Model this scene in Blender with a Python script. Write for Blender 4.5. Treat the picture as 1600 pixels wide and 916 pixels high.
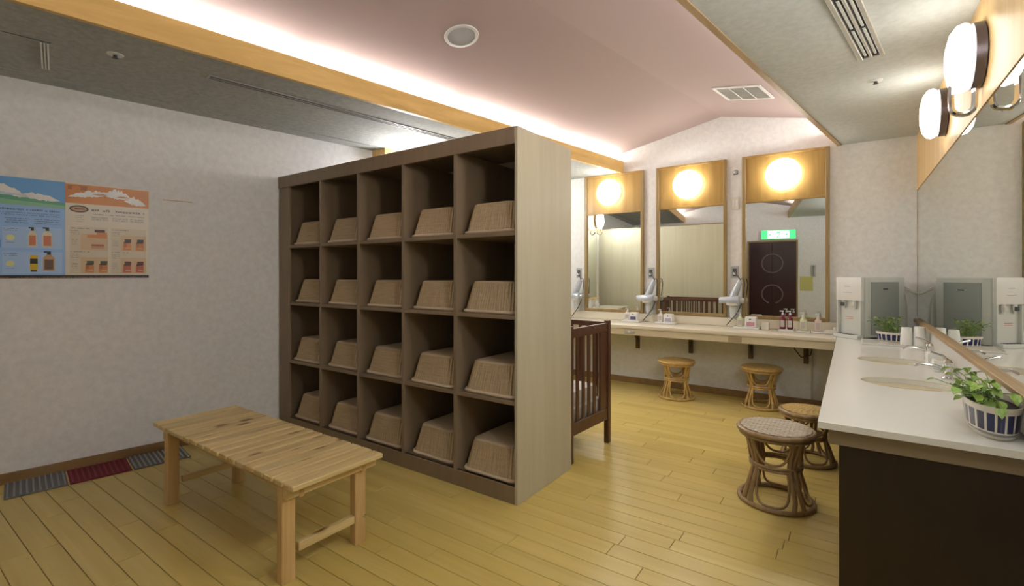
import bpy, bmesh, math, random
from mathutils import Vector, Matrix
random.seed(7)
scene = bpy.context.scene
COL = scene.collection
PI = math.pi
for o in list(bpy.data.objects):
    bpy.data.objects.remove(o)

# ------------------------------------------------------------------ camera
YAW = math.atan(530 / 750)
cam_data = bpy.data.cameras.new('camera')
cam = bpy.data.objects.new('camera', cam_data)
COL.objects.link(cam)
cam_data.sensor_width = 36
cam_data.lens = 36 * 750 / 1600
cam_data.shift_y = -29 / 1600
cam_data.clip_start = 0.02
cam.location = (0, 0, 1.2)
cam.rotation_euler = (PI / 2, 0, YAW)
scene.camera = cam

# ------------------------------------------------------------------ world, exposure
W = bpy.data.worlds.new('world')
scene.world = W
W.use_nodes = True
W.node_tree.nodes['Background'].inputs[0].default_value = (1, 1, 1, 1)
W.node_tree.nodes['Background'].inputs[1].default_value = 0.05
scene.view_settings.view_transform = 'Standard'
scene.view_settings.look = 'None'
scene.view_settings.gamma = 1
scene.view_settings.exposure = 0.5
TUBE = 24.0        # radiance of the cove tubes
GLOBE = 6.5       # radiance of the opal lamps

# ------------------------------------------------------------------ materials
MATS = {}
def new_mat(name):
    m = bpy.data.materials.new(name)
    m.use_nodes = True
    n = m.node_tree.nodes
    return m, n, m.node_tree.links, n['Principled BSDF']

def plain(name, col, rough=.5, metal=0., spec=.5, bump=0, bscale=80, coat=0, trans=0, sss=0):
    if name in MATS: return MATS[name]
    m, n, l, b = new_mat(name)
    b.inputs['Base Color'].default_value = (*col, 1)
    b.inputs['Roughness'].default_value = rough
    b.inputs['Metallic'].default_value = metal
    b.inputs['Specular IOR Level'].default_value = spec
    b.inputs['Coat Weight'].default_value = coat
    b.inputs['Transmission Weight'].default_value = trans
    if bump:
        tc = n.new('ShaderNodeTexCoord')
        no = n.new('ShaderNodeTexNoise'); no.inputs['Scale'].default_value = bscale
        bp = n.new('ShaderNodeBump'); bp.inputs['Strength'].default_value = bump; bp.inputs['Distance'].default_value = .002
        l.new(tc.outputs['Object'], no.inputs['Vector']); l.new(no.outputs['Fac'], bp.inputs['Height']); l.new(bp.outputs['Normal'], b.inputs['Normal'])
    MATS[name] = m
    return m

def mottled(name, c1, c2, scale=26, rough=.85, bump=.25, s2=120):
    m, n, l, b = new_mat(name)
    tc = n.new('ShaderNodeTexCoord')
    a = n.new('ShaderNodeTexNoise'); a.inputs['Scale'].default_value = scale; a.inputs['Detail'].default_value = 6; a.inputs['Roughness'].default_value = .65
    r = n.new('ShaderNodeValToRGB')
    r.color_ramp.elements[0].position = .36; r.color_ramp.elements[1].position = .64
    r.color_ramp.elements[0].color = (*c1, 1); r.color_ramp.elements[1].color = (*c2, 1)
    c = n.new('ShaderNodeTexNoise'); c.inputs['Scale'].default_value = s2; c.inputs['Detail'].default_value = 3
    bp = n.new('ShaderNodeBump'); bp.inputs['Strength'].default_value = bump; bp.inputs['Distance'].default_value = .002
    l.new(tc.outputs['Object'], a.inputs['Vector']); l.new(tc.outputs['Object'], c.inputs['Vector'])
    l.new(a.outputs['Fac'], r.inputs['Fac']); l.new(r.outputs['Color'], b.inputs['Base Color'])
    l.new(c.outputs['Fac'], bp.inputs['Height']); l.new(bp.outputs['Normal'], b.inputs['Normal'])
    b.inputs['Roughness'].default_value = rough
    b.inputs['Specular IOR Level'].default_value = .25
    MATS[name] = m
    return m

def wood(name, c1, c2, axis='x', scale=14, rough=.4, vary=.0, bump=.12, knots=0, spec=.5, coat=0):
    m, n, l, b = new_mat(name)
    tc = n.new('ShaderNodeTexCoord'); mp = n.new('ShaderNodeMapping')
    sc = [1, 1, 1]; sc['xyz'.index(axis)] = .06
    mp.inputs['Scale'].default_value = sc
    oi = n.new('ShaderNodeObjectInfo')
    ad = n.new('ShaderNodeVectorMath'); ad.operation = 'ADD'
    ml = n.new('ShaderNodeMath'); ml.operation = 'MULTIPLY'; ml.inputs[1].default_value = 37.
    l.new(oi.outputs['Random'], ml.inputs[0])
    l.new(tc.outputs['Object'], mp.inputs['Vector']); l.new(mp.outputs['Vector'], ad.inputs[0]); l.new(ml.outputs[0], ad.inputs[1])
    a = n.new('ShaderNodeTexNoise'); a.inputs['Scale'].default_value = scale; a.inputs['Detail'].default_value = 7; a.inputs['Roughness'].default_value = .62; a.inputs['Distortion'].default_value = .6
    l.new(ad.outputs[0], a.inputs['Vector'])
    r = n.new('ShaderNodeValToRGB')
    r.color_ramp.elements[0].position = .33; r.color_ramp.elements[1].position = .67
    r.color_ramp.elements[0].color = (*c1, 1); r.color_ramp.elements[1].color = (*c2, 1)
    l.new(a.outputs['Fac'], r.inputs['Fac'])
    out = r.outputs['Color']
    if vary:
        hs = n.new('ShaderNodeHueSaturation')
        mr = n.new('ShaderNodeMapRange'); mr.inputs['To Min'].default_value = 1 - vary; mr.inputs['To Max'].default_value = 1 + vary
        l.new(oi.outputs['Random'], mr.inputs['Value']); l.new(mr.outputs[0], hs.inputs['Value']); l.new(out, hs.inputs['Color'])
        out = hs.outputs['Color']
    if knots:
        v = n.new('ShaderNodeTexVoronoi'); v.inputs['Scale'].default_value = knots
        mp2 = n.new('ShaderNodeMapping'); s3 = [1, 1, 1]; s3['xyz'.index(axis)] = .45; mp2.inputs['Scale'].default_value = s3
        l.new(tc.outputs['Object'], mp2.inputs['Vector'])
        ad2 = n.new('ShaderNodeVectorMath'); ad2.operation = 'ADD'
        l.new(mp2.outputs[0], ad2.inputs[0]); l.new(ml.outputs[0], ad2.inputs[1]); l.new(ad2.outputs[0], v.inputs['Vector'])
        kr = n.new('ShaderNodeValToRGB'); kr.color_ramp.elements[0].position = .07; kr.color_ramp.elements[1].position = .20
        kr.color_ramp.elements[0].color = (.28, .16, .08, 1); kr.color_ramp.elements[1].color = (1, 1, 1, 1)
        l.new(v.outputs['Distance'], kr.inputs['Fac'])
        mx = n.new('ShaderNodeMix'); mx.data_type = 'RGBA'; mx.blend_type = 'MULTIPLY'; mx.inputs[0].default_value = 1
        l.new(out, mx.inputs[6]); l.new(kr.outputs['Color'], mx.inputs[7]); out = mx.outputs[2]
    l.new(out, b.inputs['Base Color'])
    bp = n.new('ShaderNodeBump'); bp.inputs['Strength'].default_value = bump; bp.inputs['Distance'].default_value = .001
    l.new(a.outputs['Fac'], bp.inputs['Height']); l.new(bp.outputs['Normal'], b.inputs['Normal'])
    b.inputs['Roughness'].default_value = rough; b.inputs['Specular IOR Level'].default_value = spec
    b.inputs['Coat Weight'].default_value = coat
    MATS[name] = m
    return m

def glow(name, col, strength):
    m, n, l, b = new_mat(name)
    b.inputs['Base Color'].default_value = (*col, 1)
    b.inputs['Emission Color'].default_value = (*col, 1)
    b.inputs['Emission Strength'].default_value = strength
    MATS[name] = m
    return m

M_wallpaper = mottled('wallpaper', (.78, .78, .785), (.86, .86, .865), 26)
M_wallpaper_back = mottled('wallpaper_back', (.76, .755, .735), (.84, .835, .82), 24)
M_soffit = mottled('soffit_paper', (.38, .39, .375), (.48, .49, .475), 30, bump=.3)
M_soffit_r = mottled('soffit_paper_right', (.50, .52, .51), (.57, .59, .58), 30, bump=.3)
M_pink = plain('pink_ceiling_paint', (.47, .37, .352), .75, spec=.2, bump=.05)
M_beam = wood('honey_beam', (.60, .38, .11), (.80, .55, .20), 'y', 10, .45)
M_honey = wood('honey_panel', (.32, .185, .045), (.43, .27, .08), 'z', 16, .4)
M_frame = wood('mirror_frame_wood', (.26, .17, .065), (.36, .25, .10), 'z', 16, .4)
M_panel_r = wood('honey_panel_right', (.58, .36, .13), (.74, .51, .23), 'z', 12, .4)
M_trim = wood('brown_trim', (.34, .22, .10), (.46, .31, .15), 'y', 12, .45)
M_base = wood('baseboard_wood', (.24, .14, .055), (.34, .21, .09), 'y', 12, .45)
M_floor = wood('floor_plank_wood', (.62, .465, .13), (.74, .585, .20), 'x', 9, .30, vary=.05, bump=.05, spec=.45)
M_gap = plain('plank_gap', (.10, .06, .025), .8)
M_shelf = wood('shelf_laminate', (.235, .172, .108), (.27, .20, .13), 'z', 16, .42, bump=.04)
M_shelf_side = wood('shelf_laminate_side', (.47, .43, .31), (.53, .485, .36), 'z', 16, .42, bump=.04)
M_pine = wood('pine', (.58, .41, .17), (.80, .64, .33), 'y', 22, .5, vary=.12, knots=9)
M_pine_z = wood('pine_leg', (.56, .36, .14), (.72, .50, .24), 'z', 20, .5, vary=.08)
M_pine_x = wood('pine_rail', (.50, .31, .12), (.66, .45, .21), 'x', 20, .5, vary=.08)
M_dark = wood('crib_wood', (.075, .028, .014), (.12, .05, .026), 'z', 14, .35)
M_cabinet = wood('cabinet_laminate', (.014, .006, .003), (.022, .010, .005), 'z', 8, .4)
M_wicker = wood('wicker', (.56, .44, .28), (.72, .60, .42), 'x', 160, .7, vary=.05, bump=.6)
M_wicker_d = wood('wicker_shade', (.40, .29, .17), (.56, .44, .28), 'x', 160, .7, vary=.05, bump=.6)  # darker copy for alternate rib faces, rib shading put into the colour
M_rim = wood('wicker_rim', (.60, .48, .33), (.74, .62, .46), 'x', 40, .65)
M_rattan = wood('rattan_gold', (.50, .31, .09), (.68, .46, .17), 'z', 26, .35, coat=.3)
M_rattan_d = wood('rattan_brown', (.26, .16, .07), (.42, .28, .14), 'z', 26, .4, coat=.2)
M_cane = wood('cane_pale', (.40, .33, .24), (.66, .58, .46), 'x', 60, .55)
M_cane_g = wood('cane_gold', (.55, .36, .09), (.78, .56, .20), 'x', 60, .45)
M_counter = plain('counter_cream', (.76, .70, .57), .22, bump=.02, spec=.5)
M_counter_r = plain('counter_cream_right', (.80, .785, .72), .18, bump=.01, spec=.5)
M_apron = plain('counter_apron', (.26, .20, .125), .35)
M_apron_b = plain('counter_apron_back', (.66, .58, .42), .35)
M_basin = plain('basin_cream', (.62, .53, .34), .15)
M_mirror = plain('mirror_glass', (.80, .83, .79), .0, 1.)
M_chrome = plain('chrome', (.72, .71, .72), .14, 1.)
M_gun = plain('gunmetal', (.13, .11, .12), .35, .6)
M_black = plain('black_plastic', (.012, .012, .014), .4)
M_darkgrey = plain('dark_grey', (.06, .06, .06), .5)
M_white = plain('white_plastic', (.74, .74, .72), .35)
M_white_paper = plain('white_paper', (.80, .80, .77), .7)
M_offwhite = plain('off_white', (.66, .63, .55), .45)
M_alu = plain('aluminium', (.55, .54, .50), .4, .5)
M_grille = plain('grille_grey', (.42, .43, .44), .6)
M_silver = plain('silver_panel', (.34, .37, .355), .35, .1)
M_silver_l = plain('silver_light', (.62, .64, .61), .4, .1)
M_blue = plain('cobalt_glaze', (.010, .016, .09), .15)
M_ceramic = plain('white_ceramic', (.74, .70, .62), .18)
M_leaf = wood('leaf_green', (.15, .28, .035), (.36, .52, .10), 'x', 9, .45, vary=.3)
M_stem = plain('stem_green', (.22, .33, .10), .5)
M_soil = plain('soil', (.03, .02, .012), .9, bump=.8)
M_bracket = plain('brown_metal', (.13, .095, .06), .45, .3)
M_red_mat = plain('red_mat', (.20, .025, .04), .8, bump=.5, bscale=400)
M_grey_mat = plain('grey_mat', (.20, .19, .19), .8, bump=.5, bscale=400)
M_grey_mat_l = plain('grey_mat_light', (.33, .35, .38), .8)
M_door = plain('maroon_door', (.032, .006, .010), .3)
M_ring = plain('door_ring', (.20, .13, .12), .4)
M_dryer = plain('dryer_silver_blue', (.50, .54, .60), .3, .2)
M_globe = glow('opal_globe', (1., .95, .85), GLOBE)
M_globe_back = glow('opal_globe_back', (1., .955, .87), GLOBE * 2.3)
M_globe_side = glow('opal_globe_side', (.97, .98, 1.), GLOBE * 8)
M_globe_added = glow('opal_globe_added', (.97, .98, 1.), GLOBE * 5)  # stronger glow for the two unseen lamps added on the right wall
M_tube = glow('fluorescent_tube', (1., .99, .985), TUBE)
M_green = glow('exit_green', (.06, .75, .20), 1.2)
M_signw = glow('exit_white', (.85, 1, .88), 2.2)

# ------------------------------------------------------------------ mesh builder
class B:
    def __init__(s): s.bm = bmesh.new(); s.mi = 0
    def _tag(s, faces):
        for f in faces: f.material_index = s.mi
    def box(s, x0, x1, y0, y1, z0, z1, bev=0, M=None):
        r = bmesh.ops.create_cube(s.bm, size=1)
        vs = r['verts']
        for v in vs:
            v.co = Vector((x0 + (v.co.x + .5) * (x1 - x0), y0 + (v.co.y + .5) * (y1 - y0), z0 + (v.co.z + .5) * (z1 - z0)))
        fs = list({f for v in vs for f in v.link_faces}); s._tag(fs)
        if bev:
            es = list({e for v in vs for e in v.link_edges})
            rr = bmesh.ops.bevel(s.bm, geom=es, offset=bev, segments=2 if bev > .004 else 1, affect='EDGES', profile=.6)
            s._tag(rr['faces']); vs = list({v for f in rr['faces'] for v in f.verts} | {v for v in vs if v.is_valid})
        if M is not None:
            for v in vs: v.co = M @ v.co
        return s
    def tube(s, pts, r, n=8, closed=False, flat=1.0):
        pts = [Vector(p) for p in pts]; N = len(pts)
        rs = r if isinstance(r, (list, tuple)) else [r] * N
        T = []
        for i in range(N):
            a = pts[(i - 1) % N] if closed or i > 0 else pts[i]; b = pts[(i + 1) % N] if closed or i < N - 1 else pts[i]
            T.append((b - a).normalized())
        up = Vector((0, 0, 1)) if abs(T[0].z) < .9 else Vector((1, 0, 0))
        u = T[0].cross(up).normalized(); rings = []
        for i in range(N):
            u = (u - T[i] * u.dot(T[i])).normalized(); w = T[i].cross(u)
            rings.append([s.bm.verts.new(pts[i] + rs[i] * (math.cos(2 * PI * k / n) * u + flat * math.sin(2 * PI * k / n) * w)) for k in range(n)])
        fs = []
        for i in range(N if closed else N - 1):
            A, Bq = rings[i], rings[(i + 1) % N]
            for k in range(n):
                fs.append(s.bm.faces.new((A[k], A[(k + 1) % n], Bq[(k + 1) % n], Bq[k])))
        if not closed:
            fs.append(s.bm.faces.new(rings[0][::-1])); fs.append(s.bm.faces.new(rings[-1]))
        s._tag(fs); return s
    def lathe(s, prof, n=32, c=(0, 0, 0), sx=1, sy=1, M=None, matfn=None, cap=True):
        rings = []
        for (r, z) in prof:
            if r < 1e-6:
                rings.append([s.bm.verts.new(Vector((0, 0, z)))])
            else:
                rings.append([s.bm.verts.new(Vector((r * sx * math.cos(2 * PI * k / n), r * sy * math.sin(2 * PI * k / n), z))) for k in range(n)])
        for i in range(len(rings) - 1):
            A, Q = rings[i], rings[i + 1]
            for k in range(n):
                k2 = (k + 1) % n
                if len(A) == 1 and len(Q) == 1: continue
                if len(A) == 1: f = s.bm.faces.new((A[0], Q[k2], Q[k]))
                elif len(Q) == 1: f = s.bm.faces.new((A[k], A[k2], Q[0]))
                else: f = s.bm.faces.new((A[k], A[k2], Q[k2], Q[k]))
                f.material_index = matfn(i, k) if matfn else s.mi
        if cap:
            if len(rings[0]) > 1: s.bm.faces.new(rings[0][::-1]).material_index = s.mi
            if len(rings[-1]) > 1: s.bm.faces.new(rings[-1]).material_index = s.mi
        for R in rings:
            for v in R:
                if M is not None: v.co = M @ v.co
                v.co += Vector(c)
        return s
    def prism(s, poly, z0, z1, M=None):
        a = [s.bm.verts.new(Vector((x, y, z0))) for x, y in poly]; b = [s.bm.verts.new(Vector((x, y, z1))) for x, y in poly]
        fs = [s.bm.faces.new(a[::-1]), s.bm.faces.new(b)]
        n = len(a)
        for i in range(n): fs.append(s.bm.faces.new((a[i], a[(i + 1) % n], b[(i + 1) % n], b[i])))
        if M is not None:
            for v in a + b: v.co = M @ v.co
        s._tag(fs); return s
    def hexa(s, lo, hi):
        a = [s.bm.verts.new(Vector(p)) for p in lo]; b = [s.bm.verts.new(Vector(p)) for p in hi]
        fs = [s.bm.faces.new(a[::-1]), s.bm.faces.new(b)]
        n = len(a)
        for i in range(n): fs.append(s.bm.faces.new((a[i], a[(i + 1) % n], b[(i + 1) % n], b[i])))
        s._tag(fs); return s
    def quad(s, *p):
        s._tag([s.bm.faces.new([s.bm.verts.new(Vector(q)) for q in p])]); return s
    def done(s, name, mats, parent=None, smooth=True, angle=35, loc=None, rotz=0):
        bmesh.ops.recalc_face_normals(s.bm, faces=s.bm.faces)
        me = bpy.data.meshes.new(name); s.bm.to_mesh(me); s.bm.free()
        for m in (mats if isinstance(mats, (list, tuple)) else [mats]): me.materials.append(m)
        if smooth:
            me.polygons.foreach_set('use_smooth', [True] * len(me.polygons)); me.set_sharp_from_angle(angle=math.radians(angle))
        o = bpy.data.objects.new(name, me); COL.objects.link(o)
        if parent: o.parent = parent
        if loc: o.location = loc
        if rotz: o.rotation_euler = (0, 0, rotz)
        return o

def tag(o, label, cat, group=None):
    o['label'] = label; o['category'] = cat
    if group: o['group'] = group
    return o
def thing(name, label, cat, loc=(0, 0, 0), rotz=0, group=None):
    o = bpy.data.objects.new(name, None); COL.objects.link(o)
    o.empty_display_size = .1
    o.location = loc; o.rotation_euler = (0, 0, rotz)
    return tag(o, label, cat, group)
def struct(o): o['kind'] = 'structure'; return o
def stuff(o): o['kind'] = 'stuff'; return o
def copy_tree(o, parent=None):
    c = o.copy(); COL.objects.link(c)
    if parent: c.parent = parent
    for ch in [q for q in bpy.data.objects if q.parent == o]: copy_tree(ch, c)
    return c

# ------------------------------------------------------------------ plan of the room
K = .158                                   # skew of left wall and vault against the right wall
YB = 5.12                                  # back wall
XR = .45                                   # right wall
def lx(x0, y): return x0 - K * (YB - y)    # a skewed line that meets the back wall at x0
WL0 = -3.238                               # left wall line
def wl(y): return lx(WL0, y)
def ydoor(x): return -.6 - .1 * (x + 2.99)
def front(x0):                             # where a skewed line meets the door wall
    y = -.7
    for _ in range(20): y = ydoor(lx(x0, y))
    return (lx(x0, y), y)
CANG = -math.atan(K)                       # rotation that turns local +y into the skewed direction
ZC = 2.34

# floor: planks run parallel to the back wall
fl = struct(B().prism([(wl(-.9) - .1, -1.1), (XR + .1, -1.1), (XR + .1, YB + .1), (WL0 + .1 - .1, YB + .1)], -.06, -.004).done('floor', M_gap))
rowh = .095
nrow = 0
yy = .30
rest = B()
mesh_cache = {}
def plank(x0, x1, y0, y1):
    g = .0011; c = .0016
    key = round(x1 - x0, 3)
    L, w = (x1 - x0) / 2 - g, (y1 - y0) / 2 - g
    if key not in mesh_cache:
        b = B()
        lo, mid, hi = [[b.bm.verts.new(p) for p in q] for q in (
            [(-L, -w, -.006), (L, -w, -.006), (L, w, -.006), (-L, w, -.006)],
            [(-L, -w, -c), (L, -w, -c), (L, w, -c), (-L, w, -c)],
            [(-L + c, -w + c, 0), (L - c, -w + c, 0), (L - c, w - c, 0), (-L + c, w - c, 0)])]
        b.bm.faces.new(hi); b.bm.faces.new(lo[::-1])
        for A_, Q_ in ((lo, mid), (mid, hi)):
            for i in range(4): b.bm.faces.new((A_[i], A_[(i + 1) % 4], Q_[(i + 1) % 4], Q_[i]))
        o = b.done('plank', M_floor, fl, smooth=False)
        mesh_cache[key] = o.data
    else:
        o = bpy.data.objects.new('plank', mesh_cache[key]); COL.objects.link(o); o.parent = fl
    o.location = ((x0 + x1) / 2, (y0 + y1) / 2, 0)
rng = random.Random(3)
count = 0
while yy < YB:
    y1 = min(yy + rowh, YB)
    xl, xr_ = wl(yy) + .004, XR - .004
    if yy > 1.97: xr_ = min(xr_, .02)      # planks end under the basin cabinet
    x = xl - rng.choice([0, .18, .36, .54, .72])
    while x < xr_:
        xa, xb = max(x, xl), min(x + .9, xr_)
        if xb - xa > .03:
            if count < 300: plank(xa, xb, yy, y1)
            else: rest.box(xa + .001, xb - .001, yy + .001, y1 - .001, -.006, 0)
            count += 1
        x += .9
    yy += rowh
yy = .30 - rowh
while yy > -.85:
    x = -4.2 - rng.choice([0, .3, .6])
    while x < XR:
        xa, xb = max(x, wl(yy) + .004), min(x + .9, XR - .004)
        if xb > xa: rest.box(xa + .001, xb - .001, yy + .001, yy + rowh - .001, -.006, 0)
        x += .9
    yy -= rowh
stuff(rest.done('remaining_planks', M_floor, fl, smooth=False))

# walls
def slab_line(p, q, t, z0, z1, mat, name):
    p, q = Vector(p), Vector(q); d = (q - p).normalized(); nrm = Vector((-d.y, d.x)) * t
    return struct(B().prism([p[:], q[:], (q + nrm)[:], (p + nrm)[:]], z0, z1).done(name, mat, smooth=False))
FLx, FLy = front(WL0)
slab_line((FLx, FLy), (WL0, YB), .1, -.05, 2.9, M_wallpaper, 'wall_left')
slab_line((WL0 - .1, YB), (XR + .1, YB), .1, -.05, 2.9, M_wallpaper_back, 'wall_back')
slab_line((XR, YB), (XR, ydoor(XR)), .1, -.05, 2.9, M_wallpaper_back, 'wall_right')
slab_line((XR + .1, ydoor(XR + .1)), (FLx - .1, ydoor(FLx - .1)), .1, -.05, 2.9, M_wallpaper, 'wall_front')

# ceilings
XBEAM, XTRIM = -2.084, -.068
VL, VR, VT, VE = -2.25, .128, 2.775, 2.53
VM = -1.061
def strip(x0a, x0b, za, zb, t, mat, name, ya=None):
    a, b = front(x0a), front(x0b)
    lo = [(a[0], a[1], za), (b[0], b[1], zb), (x0b, YB, zb), (x0a, YB, za)]
    return struct(B().hexa(lo, [(x, y, z + t) for x, y, z in lo]).done(name, mat, smooth=False))
strip(WL0 + .156, XBEAM - .03, ZC, ZC, .03, M_soffit, 'ceiling')
strip(WL0 - .02, WL0 + .146, ZC - .004, ZC - .004, .03, M_soffit, 'ceiling')
a = front(XTRIM)
struct(B().prism([a, (XR, ydoor(XR)), (XR, YB), (XTRIM, YB)], ZC, ZC + .03).done('ceiling', M_soffit_r, smooth=False))
strip(VL, VM, VE, VT, .03, M_pink, 'ceiling')
strip(VM, VR, VT, VE, .03, M_pink, 'ceiling')
strip(VL - .02, VL, ZC + .03, ZC + .03, VE - ZC, M_pink, 'ceiling')
strip(VR, VR + .02, ZC + .03, ZC + .03, VE - ZC, M_pink, 'ceiling')
strip(WL0 - .1, XR + .9, 2.86, 2.86, .05, M_wallpaper, 'ceiling')
# cove boards
strip(XBEAM - .03, XBEAM, ZC - .006, ZC - .006, .132, M_beam, 'trim_1')
strip(XTRIM - .032, XTRIM, ZC - .006, ZC - .006, .132, M_trim, 'trim_2')
# baseboards
def skew_box(x0a, x0b, ya, yb, z0, z1, mat, name, parent=None):
    lo = [(lx(x0a, ya), ya), (lx(x0b, ya), ya), (lx(x0b, yb), yb), (lx(x0a, yb), yb)]
    return B().prism(lo, z0, z1).done(name, mat, parent, smooth=False)
struct(skew_box(WL0, WL0 + .012, -.4, 2.04, 0, .06, M_base, 'baseboard_left'))
struct(B().box(WL0 + .05, -.02, YB - .012, YB, 0, .065, .003).done('baseboard_back', M_base, smooth=False))
# wooden panels above mirrors: right wall and the left wall behind the shelving
struct(B().box(XR - .012, XR, -.8, YB, 1.888, ZC - .001).done('trim_3', M_panel_r, smooth=False))
struct(skew_box(WL0 + .001, WL0 + .175, 2.86, YB - .001, 1.888, ZC - .001, M_panel_r, 'trim_4'))
struct(skew_box(WL0 + .001, WL0 + .165, 2.86, YB - .001, 0, 1.887, M_wallpaper, 'trim_5'))
struct(B().box(XR - .009, XR - .001, YB - .012, YB - .001, .86, 1.888, .001).done('trim_6', M_frame, smooth=False))
struct(B().box(XR - .006, XR - .001, 1.985, YB - .032, .6915, .8175, .002).done('trim_7', M_counter_r, smooth=False))
struct(B().box(XR - .032, XR - .001, 1.985, YB - .015, .818, .840, .003).done('trim_8', M_trim, smooth=False))

# ------------------------------------------------------------------ cove tubes
def cove(x0, ys, label, group):
    for i, (ya, yb) in enumerate(ys):
        t = thing('fluorescent_tube', label[i], 'tube light', (lx(x0, ya), ya, ZC + .128), CANG, group)
        L = (yb - ya) / math.cos(CANG)
        B().tube([(0, .012, 0), (0, L - .012, 0)], .014, 12).done('tube', M_tube, t)
        for q in (0, L - .018): B().box(-.013, .013, q, q + .018, -.062, .016, .002).done('lamp_holder', M_white, t)
        B().box(-.02, .02, 0.0, L, -.090, -.062).done('batten', M_white, t)
cove(-2.137, [(-.55, .40), (.42, 1.60), (1.62, 2.79), (2.81, 3.98), (4.0, 5.09)],
     ['cove tube light behind the camera end of the honey beam', 'cove tube light on the honey beam, nearest the top left of the photo', 'cove tube light on the honey beam left of the round speaker', 'cove tube light on the honey beam, just over the shelving unit', 'cove tube light on the honey beam, end one nearest the mirrors'], 'cove tubes on the left beam')
cove(-.01, [(-.4, .77), (.8, 1.97), (2.0, 3.17), (3.2, 4.0), (4.03, 5.08)],
     ['hidden cove tube over the right brown trim, behind the camera', 'hidden cove tube over the right brown trim, above the camera', 'hidden cove tube over the right brown trim beside the slot diffuser', 'hidden cove tube over the right brown trim beside the square grille', 'hidden cove tube over the right brown trim nearest the back wall'], 'cove tubes on the right trim')

# ------------------------------------------------------------------ shelving unit
SX0, SX1, SY0, SY1, SH = -3.625, -1.411, 2.046, 2.63, 1.972
t = thing('shelving_unit', 'tall brown open shelving unit of twenty cubbies holding baskets', 'shelves', (SX1, SY0, 0))
def sb(name, x0, x1, y0, y1, z0, z1, mat=M_shelf, bev=.0015, lab=None):
    o = B().box(x0 - SX1, x1 - SX1, y0 - SY0, y1 - SY0, z0, z1, bev).done(name, mat, t, smooth=False)
    if lab: o['label'] = lab
    return o
sb('side_panel', SX1 - .018, SX1, SY0, SY1, 0, SH, M_shelf_side, lab='pale laminate end panel')
sb('side_panel', SX0, SX0 + .018, SY0 + .02, SY1 - .02, 0, SH)
sb('side_stile', -3.712, -3.566, SY0, SY0 + .018, .0925, 1.8815)
sb('top_header', -3.718, SX1 - .018, SY0 - .004, SY0 + .018, 1.882, SH)
sb('top_board', SX0, SX1 - .018, SY0 + .018, SY1, SH - .02, SH - .002)
sb('plinth', -3.712, SX1 - .018, SY0, SY0 + .02, 0, .092)
sb('back_panel', SX0, SX1 - .018, SY1 - .012, SY1, 0, SH - .02, M_shelf_side)
shz = [.092, .536, .985, 1.426]
divx = [(-3.168, -3.146), (-2.733, -2.710), (-2.290, -2.267), (-1.857, -1.834)]
for i, z in enumerate(shz):
    sb('shelf', SX0 + .018, SX1 - .018, SY0 + .003, SY1 - .012, z - .022, z)
for a_, b_ in divx:
    sb('divider', a_, b_, SY0 + .001, SY1 - .012, .088, 1.90)

# baskets
def basket_mesh(w0, d0, w1, d1, h, n=172, lv=11, rad=.045):
    b = B(); rings = []
    def sect(w, d, z, amp, ph):
        pts = []
        per = []
        hw, hd = w / 2 - rad, d / 2 - rad
        L = [2 * hw, PI / 2 * rad, 2 * hd, PI / 2 * rad] * 2
        tot = 4 * hw + 4 * hd + 2 * PI * rad
        for k in range(n):
            s_ = tot * k / n
            segs = [('l', (-hw, -hd - rad), (1, 0), 2 * hw, (0, -1)), ('a', (hw, -hd), -PI / 2), ('l', (hw + rad, -hd), (0, 1), 2 * hd, (1, 0)), ('a', (hw, hd), 0),
                    ('l', (hw, hd + rad), (-1, 0), 2 * hw, (0, 1)), ('a', (-hw, hd), PI / 2), ('l', (-hw - rad, hd), (0, -1), 2 * hd, (-1, 0)), ('a', (-hw, -hd), PI)]
            for sg in segs:
                ln = sg[3] if sg[0] == 'l' else PI / 2 * rad
                if s_ <= ln + 1e-9:
                    if sg[0] == 'l': p = (sg[1][0] + sg[2][0] * s_, sg[1][1] + sg[2][1] * s_); nn = sg[4]
                    else:
                        an = sg[2] + s_ / rad; nn = (math.cos(an), math.sin(an)); p = (sg[1][0] + rad * nn[0], sg[1][1] + rad * nn[1])
                    break
                s_ -= ln
            o_ = amp * (1 if k % 2 else -1) * ph
            pts.append(b.bm.verts.new(Vector((p[0] + nn[0] * o_, p[1] + nn[1] * o_, z))))
        return pts
    for i in range(lv + 1):
        f = i / lv
        sh_ = 1 - .0 * f
        rings.append(sect(w0 + (w1 - w0) * f, d0 + (d1 - d0) * f, h * f, .0030, 1))
    rings.append(sect(w1 - .012, d1 - .012, h + .006, .001, 1))
    rings.append(sect(w1 - .05, d1 - .05, h + .007, 0, 1))
    for i in range(len(rings) - 1):
        for k in range(n):
            b.bm.faces.new((rings[i][k], rings[i][(k + 1) % n], rings[i + 1][(k + 1) % n], rings[i + 1][k])).material_index = k % 2 if i < lv else 0
    b.bm.faces.new(rings[-1])
    return b, [tuple(v.co) for v in rings[0]]
def make_basket():
    t = thing('wicker_basket', '', 'basket')
    b, rim = basket_mesh(.355, .47, .285, .40, .170)
    b.done('body', [M_wicker, M_wicker_d], t, angle=60)
    r = B()
    pts = [(x * 1.03, y * 1.022, .010) for x, y, z in rim[::2]]
    r.tube(pts, .010, 6, closed=True)
    r.done('rim', M_rim, t, angle=80)
    # lines of the weave running round the basket
    w = B()
    return t
proto = make_basket()
colx = [-3.372, -2.94, -2.50, -2.06, -1.628]
names_r = ['bottom row', 'second lowest row', 'second highest row', 'top row']
names_c = ['leftmost column', 'second left column', 'middle column', 'second right column', 'rightmost column']
rb = random.Random(5)
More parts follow.
